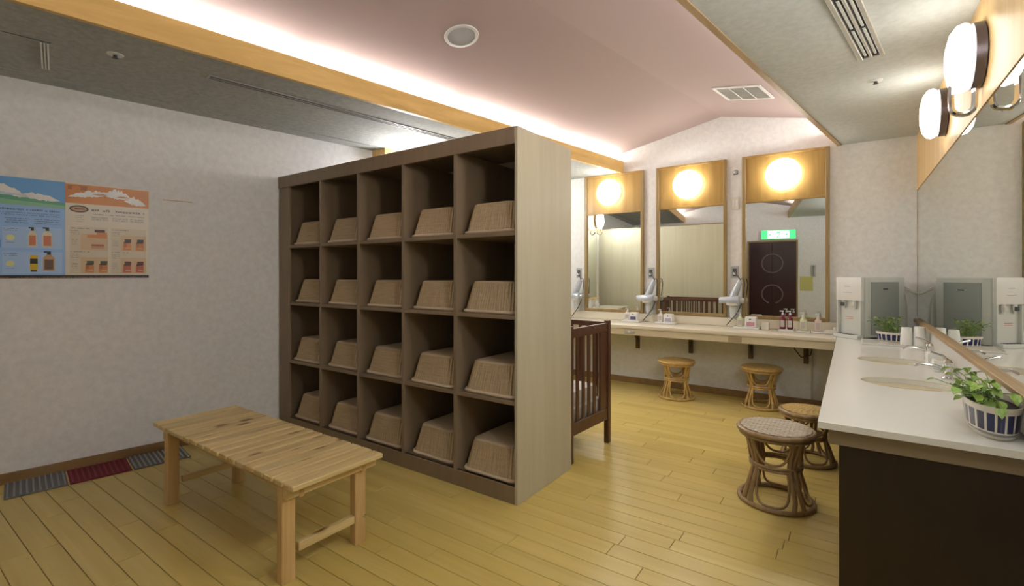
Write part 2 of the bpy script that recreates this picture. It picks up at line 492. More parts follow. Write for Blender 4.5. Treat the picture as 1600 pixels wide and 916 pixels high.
for r_ in range(4):
    for c_ in range(5):
        o = proto if (r_ == 0 and c_ == 0) else copy_tree(proto)
        o.location = (colx[c_] + rb.uniform(-.006, .006), SY0 + .262 + rb.uniform(-.004, .012), shz[r_] + .0005)
        o.rotation_euler.z = rb.uniform(-.018, .018)
        tag(o, 'upturned wicker basket in the %s, %s of the shelving' % (names_r[r_], names_c[c_]), 'basket', 'wicker baskets in the shelving')

# ------------------------------------------------------------------ pine bench
BX0, BX1, BY0, BY1, BH = -3.085, -1.708, .998, 1.425, .40
t = thing('slatted_bench', 'low pine bench with a slatted top in front of the shelving', 'bench', ((BX0 + BX1) / 2, (BY0 + BY1) / 2, 0))
ox, oy = (BX0 + BX1) / 2, (BY0 + BY1) / 2
ns = 18
pw = (BX1 - BX0) / ns
for i in range(ns):
    x0 = BX0 - ox + i * pw
    j = rb.uniform(-.002, .002)
    B().box(-(pw - .012) / 2, (pw - .012) / 2, -.2135 , .2135, 0, .021, .003).done('slat', M_pine, t, smooth=False, loc=(x0 + pw / 2, j, BH - .021 + rb.uniform(-.0008, .0008)))
for sy in (-1, 1):
    yc = sy * .165
    B().box(BX0 - ox + .06, BX1 - ox - .055, yc - sy * .018 - .011, yc - sy * .018 + .011, BH - .074, BH - .0215, .002).done('apron', M_pine_x, t, smooth=False)
for sx in (-1, 1):
    xc = (-2.903 if sx < 0 else -1.806) - ox
    for sy in (-1, 1):
        yc = 1.024 - oy if sy < 0 else 1.358 - oy
        B().box(-.02, .02, -.0275, .0275, 0, BH - .0215, .003).done('leg', M_pine_z, t, smooth=False, loc=(xc, yc, 0))
    B().box(-.011, .011, -.212, .212, BH - .066, BH - .0215, .002).done('cross_rail', M_pine, t, smooth=False, loc=(xc + sx * .0315 if sx > 0 else xc - .0315, .0, 0))
    B().box(-.013, .013, -.142, .142, .098, .132, .002).done('stretcher', M_pine, t, smooth=False, loc=(xc, 0, 0))
    b = B()
    b.lathe([(.008, 0), (.006, .006), (0, .007)], 10, (0, 0, 0), M=Matrix.Rotation(PI / 2, 4, 'Y'))
    b.done('bolt', M_chrome, t, loc=(xc + .02, .334 / 2 + .0, .115))

# ------------------------------------------------------------------ floor mats along the left wall
mats = [(.565, .815, M_grey_mat, M_grey_mat_l, 'dark grey ridged floor strip by the left wall, nearest the camera'),
        (.822, 1.10, M_red_mat, plain('red_ridge', (.30, .05, .07), .7), 'dark red ridged floor strip against the left wall'),
        (1.107, 1.40, M_grey_mat, plain('grey_ridge_pale', (.42, .45, .48), .7), 'pale grey ridged floor strip behind the left bench leg')]
for ya, yb, m1, m2, lab in mats:
    t = thing('ridged_mat', lab, 'mat', (lx(WL0 + .02, ya), ya, 0), CANG)
    L = (yb - ya) / math.cos(CANG)
    B().box(0, .27, 0, L, .0005, .006, .002).done('base', m1, t, smooth=False)
    b = B(); k = max(8, int(L / .024))
    for i in range(k):
        y = (i + .5) * L / k
        b.tube([(.006, y, .0072), (.264, y, .0072)], .0052, 6)
    stuff(b.done('ridges', m2, t))

# ------------------------------------------------------------------ poster on left wall
PY0 = .42
t = thing('product_poster', 'wide blue and orange bath product poster on the left wall', 'poster', (lx(WL0 + .001, PY0), PY0, 1.178), CANG)
PWID, PHT = .814, .585
half = .404
def pc(name, c): return plain('print_' + name, c, .35)
B().box(0, .0012, 0, PWID, 0, PHT).done('sheet', pc('cream', (.78, .71, .60)), t, smooth=False)
pr = {}
def R(m, x0, x1, z0, z1, lev=0, k=None):
    b = pr.setdefault(m, B()); e = .0016 + lev * .0004
    if k: x0, x1 = (x0 + x1) / 2 - (x1 - x0) / 2, x1
    b.quad((e, x0, z0), (e, x1, z0), (e, x1, z1), (e, x0, z1))
def POLY(m, pts, lev=1):
    b = pr.setdefault(m, B()); e = .0016 + lev * .0004
    b.quad(*[(e, x, z) for x, z in pts])
def ELL(m, cx, cz, rx, rz, lev=1, n=20):
    POLY(m, [(cx + rx * math.cos(2 * PI * k / n), cz + rz * math.sin(2 * PI * k / n)) for k in range(n)], lev)
rp = random.Random(11)
def text(m, x0, x1, z, h, lev=2, dens=.8):
    x = x0
    while x < x1:
        w = h * rp.uniform(.4, .9)
        if rp.random() < dens: R(m, x, min(x + w, x1), z + h * rp.uniform(0, .25), z + h * rp.uniform(.6, 1), lev)
        x += w + h * .18
# blue half
R('sky', 0, half, 0, PHT, 0)
R('light_blue', 0, half, .02, .43, 1)
R('deep_blue', .0, half, .435, PHT, 1)
for i in range(14):   # sea foam and green wave
    x = i * half / 13
POLY('sea_green', [(0, .44), (half, .42), (half, .455), (.30, .468), (.2, .475), (.1, .49), (0, .505)], 2)
POLY('sea_green2', [(0, .43), (half, .422), (half, .44), (.2, .452), (0, .468)], 3)
def foam(m, xs, base, amp, lev, seed):
    q = random.Random(seed); top = []; bot = []
    for i in range(25):
        f = i / 24; x = xs[0] + f * (xs[1] - xs[0]); e = math.sin(PI * f)
        top.append((x, base(f) + amp * e * (.55 + .45 * q.random()))); bot.append((x, base(f) - amp * .45 * e * (.5 + .5 * q.random())))
    for i in range(24): POLY(m, [bot[i], bot[i + 1], top[i + 1], top[i]], lev)
foam('white', (.0, .25), lambda f: .50 + .022 * math.sin(5 * f), .055, 4, 1)
foam('white', (.20, .38), lambda f: .485 - .02 * f, .035, 4, 2)
foam('pale_blue', (.02, .22), lambda f: .485, .014, 5, 3)
text('navy', .02, .38, .395, .012); text('navy', .02, .38, .378, .006); text('navy', .02, .38, .366, .006)
for x0, x1 in ((.02, .12), (.15, .25), (.27, .38)):
    for q in range(3): text('navy', x0, x1, .345 - q * .012, .006)
for (x0, x1, z0, z1) in ((.0, .13, .175, .30), (.14, .39, .175, .30), (.0, .13, .03, .155), (.14, .39, .03, .155)):
    R('mid_blue', x0, x1, z0, z1, 2)
R('deep_blue', .09, .135, .175, .22, 3)
for z in (.285, .275, .14, .13): text('navy', .145, .20, z, .005, 3)
for z in (.235, .085): ELL('pale_yellow', .172, z, .018, .017, 3)
for z in (.205, .055): text('navy', .155, .19, z, .004, 3)
def bottle_print(cx, z0, w, h, body, label=None, cap='black'):
    R(body, cx - w / 2, cx + w / 2, z0, z0 + h * .66, 4)
    POLY(body, [(cx - w / 2, z0 + h * .66), (cx + w / 2, z0 + h * .66), (cx + w * .2, z0 + h * .82), (cx - w * .2, z0 + h * .82)], 4)
    R(cap, cx - w * .17, cx + w * .17, z0 + h * .82, z0 + h, 4)
    R(cap, cx - w * .45, cx + w * .1, z0 + h * .93, z0 + h, 5)
    if label: R(label, cx - w * .38, cx + w * .38, z0 + h * .06, z0 + h * .58, 5)
bottle_print(.262, .185, .036, .115, 'cream2', 'salmon'); bottle_print(.325, .185, .044, .118, 'cream2', 'salmon')
bottle_print(.09, .045, .060, .118, 'brown_glass', 'rust')
R('yellow', .252, .284, .045, .135, 4); R('black', .252, .284, .085, .115, 5); R('black', .256, .28, .038, .048, 5)
bottle_print(.332, .045, .05, .115, 'tan', 'brown_glass')
ELL('salmon', .045, .245, .055, .025, 3); ELL('rust', .055, .235, .04, .012, 4); R('cream2', .02, .09, .25, .258, 4)
# orange half
x_ = half
R('orange', x_, PWID, .462, PHT - .006, 1)
R('dark_orange', x_ + .01, x_ + .10, .545, .572, 2)
ELL('orange', x_ + .05, .555, .022, .016, 3)
foam('white', (x_ + .01, x_ + .22), lambda f: .50 + .035 * f, .035, 4, 5)
foam('white', (x_ + .17, x_ + .32), lambda f: .53 - .01 * f, .050, 4, 6)
foam('white', (x_ + .28, x_ + .395), lambda f: .50 - .02 * f, .045, 4, 7)
foam('tan', (x_ + .12, x_ + .2), lambda f: .525, .012, 5, 8)
foam('tan', (x_ + .24, x_ + .31), lambda f: .52, .010, 5, 9)
ELL('black', x_ + .062, .428, .045, .022, 2); ELL('tan', x_ + .062, .428, .037, .015, 3); text('black', x_ + .035, x_ + .09, .424, .009, 4, .9)
text('grey', x_ + .12, x_ + .385, .418, .017, 2, .85)
text('grey', x_ + .12, x_ + .385, .398, .006); 
for x0, x1 in ((x_ + .12, x_ + .20), (x_ + .22, x_ + .30), (x_ + .31, x_ + .385)):
    R('pale', x0, x1, .36, .388, 2)
    for q in range(2): text('grey', x0 + .002, x1 - .002, .366 + q * .012, .006, 3)
for q in range(4): text('grey', x_ + .04, x_ + .085, .385 - q * .012, .004)
for (x0, z0) in ((x_ + .02, .175), (x_ + .215, .175), (x_ + .02, .03), (x_ + .215, .03)):
    R('beige', x0, x0 + .18, z0, z0 + .145, 2)
    R('beige2', x0 + .05, x0 + .18, z0, z0 + .10, 3)
    text('grey', x0 + .004, x0 + .09, z0 + .13, .007, 3)
    for q in range(3): text('grey', x0 + .004, x0 + .045, z0 + .115 - q * .01, .004, 3)
    for q in range(4): text('grey', x0 + .008, x0 + .035, z0 + .06 - q * .01, .004, 4)
def box_print(cx, z0, body, cap):
    POLY(body, [(cx - .02, z0), (cx + .022, z0), (cx + .022, z0 + .05), (cx - .018, z0 + .05)], 5)
    R(cap, cx - .012, cx + .022, z0 + .05, z0 + .072, 5); R('black', cx - .016, cx + .016, z0 + .046, z0 + .054, 6)
    R('rust', cx - .016, cx - .002, z0 + .022, z0 + .044, 6); R('cream2', cx - .006, cx + .018, z0 + .012, z0 + .016, 6)
box_print(x_ + .295, .18, 'amber', 'black'); box_print(x_ + .36, .18, 'amber', 'black')
box_print(x_ + .11, .035, 'amber', 'dk_green'); box_print(x_ + .175, .035, 'amber', 'dk_green')
box_print(x_ + .295, .035, 'red_orange', 'maroon'); box_print(x_ + .36, .035, 'red_orange', 'maroon')
R('maroon', x_ + .135, x_ + .185, .288, .305, 5); R('amber', x_ + .10, x_ + .145, .252, .272, 5); R('amber', x_ + .145, x_ + .195, .250, .288, 4); R('rust', x_ + .12, x_ + .18, .198, .212, 5); R('tan', x_ + .12, x_ + .18, .185, .196, 5)
R('black', 0, PWID, 0, .018, 6)
text('rust', .02, PWID - .02, .003, .006, 7, .6)
cols = dict(sky=(.25, .48, .85), light_blue=(.32, .55, .95), deep_blue=(.14, .40, .80), sea_green=(.12, .40, .25), sea_green2=(.25, .55, .38), white=(.85, .85, .85), pale_blue=(.55, .70, .85),
            navy=(.10, .18, .38), mid_blue=(.42, .62, .96), pale_yellow=(.75, .75, .45), cream2=(.75, .68, .52), salmon=(.65, .22, .12), brown_glass=(.16, .09, .06), rust=(.45, .14, .06),
            yellow=(.75, .50, .02), black=(.015, .015, .015), tan=(.58, .34, .18), orange=(.66, .24, .04), dark_orange=(.42, .13, .03), grey=(.25, .25, .25), pale=(.70, .65, .56), beige=(.70, .62, .48),
            beige2=(.68, .50, .30), amber=(.66, .24, .05), dk_green=(.06, .08, .03), red_orange=(.58, .12, .05), maroon=(.10, .02, .02))
for m, b in pr.items():
    bmesh.ops.recalc_face_normals(b.bm, faces=b.bm.faces)
# one print layer, several inks
big = B(); inks = []
for i, (m, b) in enumerate(pr.items()):
    inks.append(pc(m, cols[m]))
    vm = {v: big.bm.verts.new(v.co) for v in b.bm.verts}
    for f in b.bm.faces: big.bm.faces.new([vm[v] for v in f.verts]).material_index = i
    b.bm.free()
o = big.done('print', inks, t, smooth=False)
for f in o.data.polygons:
    pass
# thin tan strip and mark right of poster
tag(skew_box(WL0 + .001, WL0 + .0025, 1.30, 1.47, 1.708, 1.713, pc('tan', cols['tan']), 'tape_strip'), 'thin tan strip stuck on the left wall right of the poster', 'tape')

# ------------------------------------------------------------------ ceiling fittings
def ceil_thing(name, lab, cat, x, y, z=ZC, rz=CANG): return thing(name, lab, cat, (x, y, z), rz)
t = ceil_thing('slot_diffuser', 'long narrow slot diffuser in the left grey ceiling', 'air vent', -3.02, 1.24)
B().box(-.036, -.024, 0, 2.1, -.006, -.0005, .001).done('frame', M_grille, t); B().box(.024, .036, 0, 2.1, -.006, -.0005, .001).done('frame', M_grille, t)
B().box(-.02, .02, 0, .012, -.006, -.0005, .001).done('end_cap', M_alu, t)
B().box(-.02, .02, .012, 2.1, -.003, -.0005).done('slot', plain('slot_brown', (.10, .08, .07), .6), t)
B().box(-.003, .003, .012, 2.1, -.006, -.003).done('blade', M_grille, t)
t = ceil_thing('slot_diffuser', 'cream double slot diffuser in the right ceiling above the stools', 'air vent', -.075, 2.10)
for xa, xb in ((-.055, -.036), (.036, .055), (-.006, .006)): B().box(xa, xb, 0, 1.04, -.012, -.0005, .002).done('frame', M_alu, t)
for ya in (0, 1.025): B().box(-.036, .036, ya, ya + .015, -.011, -.0005, .001).done('end_cap', M_alu, t)
for xc in (-.021, .021):
    B().box(xc - .015, xc + .015, .015, 1.025, -.002, -.0005).done('slot', M_black, t)
    B().box(xc - .006, xc + .006, .05, 1.0, -.008, -.003, .002).done('blade', M_silver_l, t)
    for yb_ in (.28, .62, 1.0): B().box(xc - .011, xc + .011, yb_, yb_ + .02, -.009, -.002, .001).done('clip', M_black, t)
for x, y, lab in ((-3.112, .844, 'small sprinkler head in the left grey ceiling'), (.117, 3.538, 'small sprinkler head in the right ceiling near the back wall')):
    t = ceil_thing('sprinkler', lab, 'sprinkler', x, y)
    B().lathe([(.036, -.0005), (.034, -.004), (.016, -.006)], 24).done('flange', M_white, t)
    B().lathe([(.009, -.006), (.009, -.016), (.014, -.018), (.014, -.020)], 14).done('head', M_darkgrey, t)
t = ceil_thing('joint_bar', 'short pale metal bar across the left grey ceiling near the wall', 'bar', -3.44, .640, rz=-.20)
for q in range(3): B().box(-.20, .20, -.016 + q * .012, -.008 + q * .012, -.006, -.0005, .001).done('rib', M_white, t)
tag(skew_box(-2.51 , -2.507, -.5, .62, ZC - .0025, ZC - .0003, M_darkgrey, 'joint_line'), 'dark joint line in the left grey ceiling by the pale bar', 'joint')
def vault_z(x, y): return 2.775 - .206 * abs(x + K * (YB - y) - VM)
def vault_M(x, y, side):
    return Matrix.Translation((x, y, vault_z(x, y))) @ Matrix.Rotation(CANG, 4, 'Z') @ Matrix.Rotation(-side * math.atan(.206), 4, 'Y')
t = thing('ceiling_speaker', 'round white speaker in the pink ceiling above the shelving', 'speaker', (-1.974, 2.25, vault_z(-1.974, 2.25)))
t.rotation_euler = vault_M(0, 0, 1).to_euler()
B().lathe([(.108, -.001), (.106, -.008), (.090, -.011), (.087, -.006)], 48, cap=False).done('bezel', M_white, t)
B().lathe([(.088, -.005), (.0, -.0065)], 40).done('mesh_cover', M_grille, t)
t = thing('ceiling_grille', 'square white louvred grille in the pink ceiling right of the ridge', 'air vent', (-.715, 4.26, vault_z(-.715, 4.26)))
t.rotation_euler = vault_M(0, 0, -1).to_euler()
for q in (-1, 1):
    B().box(q * .175 - .012, q * .175 + .012, -.187, .187, -.010, -.001, .002).done('frame', M_white, t)
    B().box(-.163, .163, q * .175 - .012, q * .175 + .012, -.010, -.001, .002).done('frame', M_white, t)
B().box(-.163, .163, -.163, .163, -.003, -.001).done('duct', M_darkgrey, t)
for i in range(13):
    y = -.152 + i * .0253
    B().box(-.162, .162, y - .0045, y + .0045, -.009, -.0035, .001).done('louvre', M_alu, t)
for q in (-.055, .055): B().box(q - .004, q + .004, -.163, .163, -.011, -.009).done('divider', M_white, t)

# ------------------------------------------------------------------ mirrors of the vanity
def oval_globe(t, z, y, r=.148):
    Mx = Matrix.Rotation(PI / 2, 4, 'X')
    B().lathe([(r * .86, .0), (r * .90, .004), (r * .90, .038), (r * .8, .040)], 40, (0, y, z), M=Mx).done('lamp_base', M_white, t)
    return B().lathe([(r * .84, .040), (r * .97, .045), (r, .052), (r * .95, .066), (r * .80, .077), (r * .5, .084), (0, .087)], 48, (0, y, z), M=Mx).done('lamp_shade', M_globe_back, t)
for (x0, x1, lab) in ((-2.556, -1.847, 'leftmost of the three wood framed vanity mirrors on the back wall'), (-1.707, -1.003, 'middle of the three wood framed vanity mirrors on the back wall'), (-.865, -.156, 'rightmost of the three wood framed vanity mirrors, reflecting the dark door')):
    xc = (x0 + x1) / 2; hw = (x1 - x0) / 2
    t = thing('vanity_mirror', lab, 'mirror', (xc, YB, .776), 0, 'vanity mirrors on the back wall')
    H_ = 2.338 - .776; G = 1.888 - .776; f = .032
    B().box(-hw, -hw + f, -.034, -.001, 0, H_, .004).done('frame_side', M_frame, t)
    B().box(hw - f, hw, -.034, -.001, 0, H_, .004).done('frame_side', M_frame, t)
    B().box(-hw + f, hw - f, -.034, -.001, 0, f, .003).done('frame_bottom', M_frame, t)
    B().box(-hw + f, hw - f, -.034, -.001, H_ - .022, H_, .003).done('frame_top', M_honey, t)
    B().box(-hw + f, hw - f, -.022, -.001, G, H_ - .022, .001).done('lamp_panel', M_honey, t)
    B().box(-hw + f, hw - f, -.030, -.022, G, G + .022, .002).done('panel_rail', M_honey, t)
    B().box(-hw + f, hw - f, -.012, -.001, f, G).done('mirror_glass', M_mirror, t, smooth=False)
for x, z, lab in ((-2.234, 2.126, 'round glowing lamp above the leftmost vanity mirror'), (-1.37, 2.123, 'round glowing lamp above the middle vanity mirror'), (-.512, 2.125, 'round glowing lamp above the rightmost vanity mirror')):
    t = thing('globe_lamp', lab, 'lamp', (x, YB - .0225, z), 0, 'round lamps above the vanity mirrors')
    oval_globe(t, 0, 0, .145)

# small wall fittings
t = thing('wall_switch', 'white switch plate between the middle and right vanity mirrors', 'switch', (-.93, YB - .001, 1.898))
B().box(-.035, .035, -.008, 0, -.06, .06, .003).done('plate', M_offwhite, t)
for q in (-.015, .015): B().box(q - .011, q + .011, -.013, -.008, -.035, .035, .001).done('rocker', M_white, t)
t = thing('wall_sensor', 'small grey sensor high between two vanity mirrors', 'sensor', (-.924, YB - .001, 2.206))
B().lathe([(.024, 0), (.022, .010), (.010, .022), (0, .024)], 16, M=Matrix.Rotation(PI / 2, 4, 'X')).done('dome', M_grille, t)
B().box(-.02, .02, -.012, 0, -.026, -.014, .002).done('base', M_darkgrey, t)

# hair dryers in wall holders with a socket above
def dryer(x, y, z, lab, lab2, rot=0):
    t = thing('wall_socket', lab2, 'socket', (x, y, z + .26), rot, 'sockets above the hair dryers')
    B().box(-.035, .035, -.007, 0, -.058, .058, .003).done('plate', M_grille, t)
    B().box(-.018, .018, -.010, -.007, -.04, .035, .001).done('face', M_darkgrey, t)
    B().box(-.012, .012, -.030, -.010, -.025, .0, .003).done('plug', M_white, t)
    t = thing('hair_dryer', lab, 'hair dryer', (x, y, z - .012), rot, 'hair dryers on wall holders')
    h = B(); h.box(-.03, .03, -.02, 0, -.11, .03, .004); h.tube([(0, -.02, -.02), (0, -.06, -.03)], .010, 8)
    h.lathe([(.048, -.01), (.050, .012), (.046, .012), (.044, -.008)], 20, (0, -.085, -.03), cap=False)
    h.done('wall_holder', M_offwhite, t)
    B().lathe([(.012, -.155), (.026, -.14), (.033, -.06), (.030, -.04)], 16, (.0, -.05, 0)).done('holder_cone', M_silver_l, t)
    t.scale = (1.18, 1.18, 1.18)
    Mr = Matrix.Translation((-.02, -.085, .0)) @ Matrix.Rotation(PI / 2, 4, 'Y') @ Matrix.Rotation(.08, 4, 'X')
    B().lathe([(.020, -.085), (.024, -.078), (.030, -.03), (.040, .02), (.042, .05), (.036, .072), (.02, .078)], 24, M=Mr).done('barrel', M_dryer, t)
    B().tube([(.0, -.085, .02), (.02, -.083, .07), (.043, -.08, .13), (.055, -.078, .162)], [.030, .028, .023, .019], 14).done('handle', M_dryer, t)
    B().tube([(.105 - .06, -.085, .0), (.07, -.085, 0.0), (.085, -.085, 0.0)], [.02, .026, .02], 12).done('nozzle', M_alu, t)
    B().tube([(.056, -.078, .160), (.062, -.078, .178), (.080, -.078, .175), (.088, -.078, .13), (.075, -.078, .0), (.035, -.075, -.10), (-.02, -.07, -.17), (-.05, -.068, -.205)], .0042, 6).done('cord', M_darkgrey, t)
    B().tube([(.056, -.078, .168), (.03, -.05, .20), (.0, -.028, .235)], .004, 6).done('plug_cord', M_darkgrey, t)
dryer(-.935, YB, .962, 'silver blue hair dryer right of the middle vanity mirror', 'grey wall socket right of the middle vanity mirror')
dryer(-1.772, YB, .957, 'silver blue hair dryer between the left and middle vanity mirrors', 'grey wall socket between the left and middle vanity mirrors')
dryer(-2.640, YB, .957, 'silver blue hair dryer left of the leftmost vanity mirror', 'grey wall socket left of the leftmost vanity mirror')

# ------------------------------------------------------------------ vanity counter along the back wall
ZB = .6895
YF = 4.62
xl_ = wl(YF) + .18
t = thing('vanity_counter', 'long cream vanity counter under the three mirrors', 'counter', (-1.6, YB, 0))
X0, X1 = -3.05 + 1.6, -.098 + 1.6
B().box(X0, X1 + .0, YF - YB, -.001, ZB - .036, ZB, .010).done('worktop', M_counter, t)
B().box(X0, X1, YF - YB + .012, YF - YB + .034, ZB - .100, ZB - .0365, .002).done('apron', M_apron_b, t)
B().box(X0, X1, -.030, -.001, ZB + .0005, ZB + .0845, .003).done('backsplash', M_counter, t)
for x in (-1.915, -1.35, -.791, -.335):
    b = B(); b.box(x + 1.6 - .02, x + 1.6 + .02, -.18, -.001, ZB - .062, ZB - .0365, .002); b.box(x + 1.6 - .02, x + 1.6 + .02, -.03, -.001, ZB - .30, ZB - .0625, .002)
    b.prism([(-.17, ZB - .063), (-.03, ZB - .063), (-.03, ZB - .24)], -.004, .004, M=Matrix(((0, 0, 1, x + 1.6), (1, 0, 0, 0), (0, 1, 0, 0), (0, 0, 0, 1))))
    b.done('bracket', M_bracket, t)
B().box(-.90 + 1.6, -.79 + 1.6, YF - YB + .007, YF - YB + .012, ZB - .092, ZB - .042, .001).done('tan_plate', plain('tan_plate', (.40, .31, .19), .5), t)
b = B(); b.box(-1.88 + 1.6, -1.77 + 1.6, YF - YB + .004, YF - YB + .012, ZB - .085, ZB - .05, .003); b.done('metal_plate', M_alu, t)
B().box(-1.838 + 1.6, -1.812 + 1.6, YF - YB, YF - YB + .004, ZB - .078, ZB - .058, .002).done('latch', M_white, t)
B().tube([(-.42 + 1.6, -.12, ZB - .04), (-.42 + 1.6, -.10, ZB - .16), (-.37 + 1.6, -.06, ZB - .24), (-.30 + 1.6, -.04, ZB - .22), (-.27 + 1.6, -.03, ZB - .06)], .005, 6).done('cable', M_darkgrey, t)
B().tube([(-.29 + 1.6, -.015, ZB - .1), (-.29 + 1.6, -.015, .07)], .008, 6).done('pipe', M_offwhite, t)
# counter along the left wall, behind the shelving
t = thing('side_counter', 'cream counter behind the shelving, seen in the leftmost mirror', 'counter', (wl(3.7) + .17, 3.7, 0), CANG)
B().box(0, .48, -.86, .84, ZB - .036, ZB, .010).done('worktop', M_counter, t)
B().box(.45, .465, -.85, .83, ZB - .10, ZB - .0365, .002).done('apron', M_apron_b, t)
for q in (-.6, .5): B().box(.02, .40, q, q + .03, ZB - .07, ZB - .0365, .002).done('bracket', M_bracket, t)
# its mirror and lamps
t = thing('side_mirror', 'frameless mirror over the side counter, seen in the leftmost mirror', 'mirror', (wl(3.0) + .1765, 3.0, .83), CANG)
B().box(-.006, 0, 0, 2.0, 0, 1.05).done('glass', M_mirror, t, smooth=False)
B().box(-.006, .012, -.03, 0, 0, 1.05, .002).done('edge_trim', M_offwhite, t)
B().box(-.006, .03, -.03, 2.0, -.03, 0, .003).done('ledge', M_panel_r, t)

# opal wall lamps with dark ring and curved strap (face is local -x)
def wall_lamp(loc, rz, lab, group, gm=None, arm=True):
    t = thing('wall_lamp', lab, 'lamp', loc, rz, group)
    Mr = Matrix.Rotation(-PI / 2, 4, 'Y')
    B().lathe([(.118, 0), (.124, .004), (.124, .036), (.110, .040)], 48, M=Mr).done('ring', M_gun, t)
    B().lathe([(.112, .040), (.126, .048), (.130, .062), (.124, .082), (.100, .100), (.06, .110), (0, .113)], 48, M=Mr).done('lamp_shade', gm or M_globe, t)
    t.scale = (1, 1.06, 1.06)
    if not arm: return t
    b = B()
    pts = []
    for k in range(13):
        a = PI * k / 12
        pts.append((-.058 + .036 * math.cos(a), .0, -.185 - .034 * math.sin(a)))
    pts = [(-.020, 0, -.085), (-.021, 0, -.15)] + pts + [(-.095, 0, -.15), (-.093, 0, -.10)]
    b.tube(pts, .011, 8, flat=1.0)
    b.done('arm', M_chrome, t)
    return t
wall_lamp((XR - .0125, 2.715, 2.098), 0, 'nearer of two round opal lamps above the right mirror', 'opal lamps on the right wall')
wall_lamp((XR - .0125, 3.63, 2.118), 0, 'farther of two round opal lamps above the right mirror', 'opal lamps on the right wall', arm=False)
wall_lamp((XR - .0125, 1.75, 2.10), 0, 'added opal lamp above the right mirror, out of view, lights the room', 'opal lamps on the right wall', M_globe_added, False)  # added lamp out of view, brightens the left wall
wall_lamp((XR - .0125, .93, 2.08), 0, 'added unseen opal lamp beside the camera, lights the room', 'opal lamps on the right wall', M_globe_added, False)  # second added lamp, unseen, fills the room with light
wall_lamp((wl(3.05) + .1765, 3.05, 2.08), CANG + PI, 'round opal lamp seen in the top left of the leftmost mirror', 'opal lamps on the left wall', M_globe_side)
wall_lamp((wl(4.25) + .1765, 4.25, 2.08), CANG + PI, 'round opal lamp on the left wall nearest the back corner', 'opal lamps on the left wall', M_globe_side)

# ------------------------------------------------------------------ right mirror, basin counter, cabinet
t = thing('wall_mirror', 'large frameless mirror on the right wall above the basins', 'mirror', (XR, 1.0, .841))
B().box(-.008, -.001, .0, YB - 1.0 - .014, 0, 1.046).done('glass', M_mirror, t, smooth=False)
CX0, CY0, ZR = -.095, 1.972, .69
t = thing('basin_counter', 'cream basin worktop along the right wall', 'counter', (CX0, CY0, 0))
# worktop with three oval holes built as a grid of quads around ellipses
sinks = [(.207, 2.885), (.200, 3.60)]
SRX, SRY = .165, .125
b = B()
z1, z0 = ZR, ZR - .022
xa, xb = CX0, XR - .001
segs = []
ycur = CY0
yend = YB - .002
def ringpts(cx, cy, rx, ry, n): return [(cx + rx * math.cos(2 * PI * k / n), cy + ry * math.sin(2 * PI * k / n)) for k in range(n)]
def rect_with_hole(x0, x1, y0, y1, cx, cy, n=48):
    inner = ringpts(cx, cy, SRX, SRY, n)
    outer = []
    for (px, py) in inner:
        dx, dy = (px - cx) / SRX, (py - cy) / SRY
        tx = ((x1 - cx) if dx > 0 else (cx - x0)) / max(abs(dx), 1e-9); ty = ((y1 - cy) if dy > 0 else (cy - y0)) / max(abs(dy), 1e-9)
        q = min(tx, ty); outer.append((cx + dx * q, cy + dy * q))
    I = [b.bm.verts.new((x, y, z1)) for x, y in inner]; O = [b.bm.verts.new((x, y, z1)) for x, y in outer]; D = [b.bm.verts.new((x, y, z0)) for x, y in inner]
    for k in range(n):
        k2 = (k + 1) % n
        b.bm.faces.new((O[k], O[k2], I[k2], I[k])); b.bm.faces.new((I[k], I[k2], D[k2], D[k]))
    # corner fills
    for (X, Y) in ((x0, y0), (x1, y0), (x1, y1), (x0, y1)):
        ks = [k for k in range(n) if (abs(outer[k][0] - X) < 1e-6) != (abs(outer[(k + 1) % n][0] - X) < 1e-6) and (abs(outer[(k + 1) % n][1] - Y) < 1e-6 or abs(outer[k][1] - Y) < 1e-6)]
        for k in ks:
            a1, a2 = outer[k], outer[(k + 1) % n]
            if (abs(a1[0] - X) < 1e-6 and abs(a2[1] - Y) < 1e-6) or (abs(a2[0] - X) < 1e-6 and abs(a1[1] - Y) < 1e-6):
                b.bm.faces.new((O[k], b.bm.verts.new((X, Y, z1)), O[(k + 1) % n]))
bounds = [CY0, 2.5, 3.25, 3.95, yend]
def flat(x0, x1, y0, y1): b.quad((x0, y0, z1), (x1, y0, z1), (x1, y1, z1), (x0, y1, z1))
flat(xa, xb, CY0, 2.5); rect_with_hole(xa, xb, 2.5, 3.25, *sinks[0]); rect_with_hole(xa, xb, 3.25, 3.95, *sinks[1]); flat(xa, xb, 3.95, yend)
b.quad((xa, CY0, z0), (xb, CY0, z0), (xb, CY0, z1), (xa, CY0, z1)); b.quad((xa, CY0, z0), (xa, yend, z0), (xa, yend, z1), (xa, CY0, z1))
b.quad((xa, CY0, z0), (xa + .05, CY0, z0), (xa + .05, yend, z0), (xa, yend, z0)); b.quad((xa, CY0, z0), (xb, CY0, z0), (xb, CY0 + .05, z0), (xa, CY0 + .05, z0))
o = b.done('worktop', M_counter_r, t, smooth=False)
for v in o.data.vertices: v.co.x -= CX0; v.co.y -= CY0
B().box(.030, xb - CX0, .025, .050, ZR - .078, ZR - .0225, .002).done('apron', M_apron, t)
B().box(.030, .055, .050, yend - CY0, ZR - .078, ZR - .0225, .002).done('apron', M_apron, t)
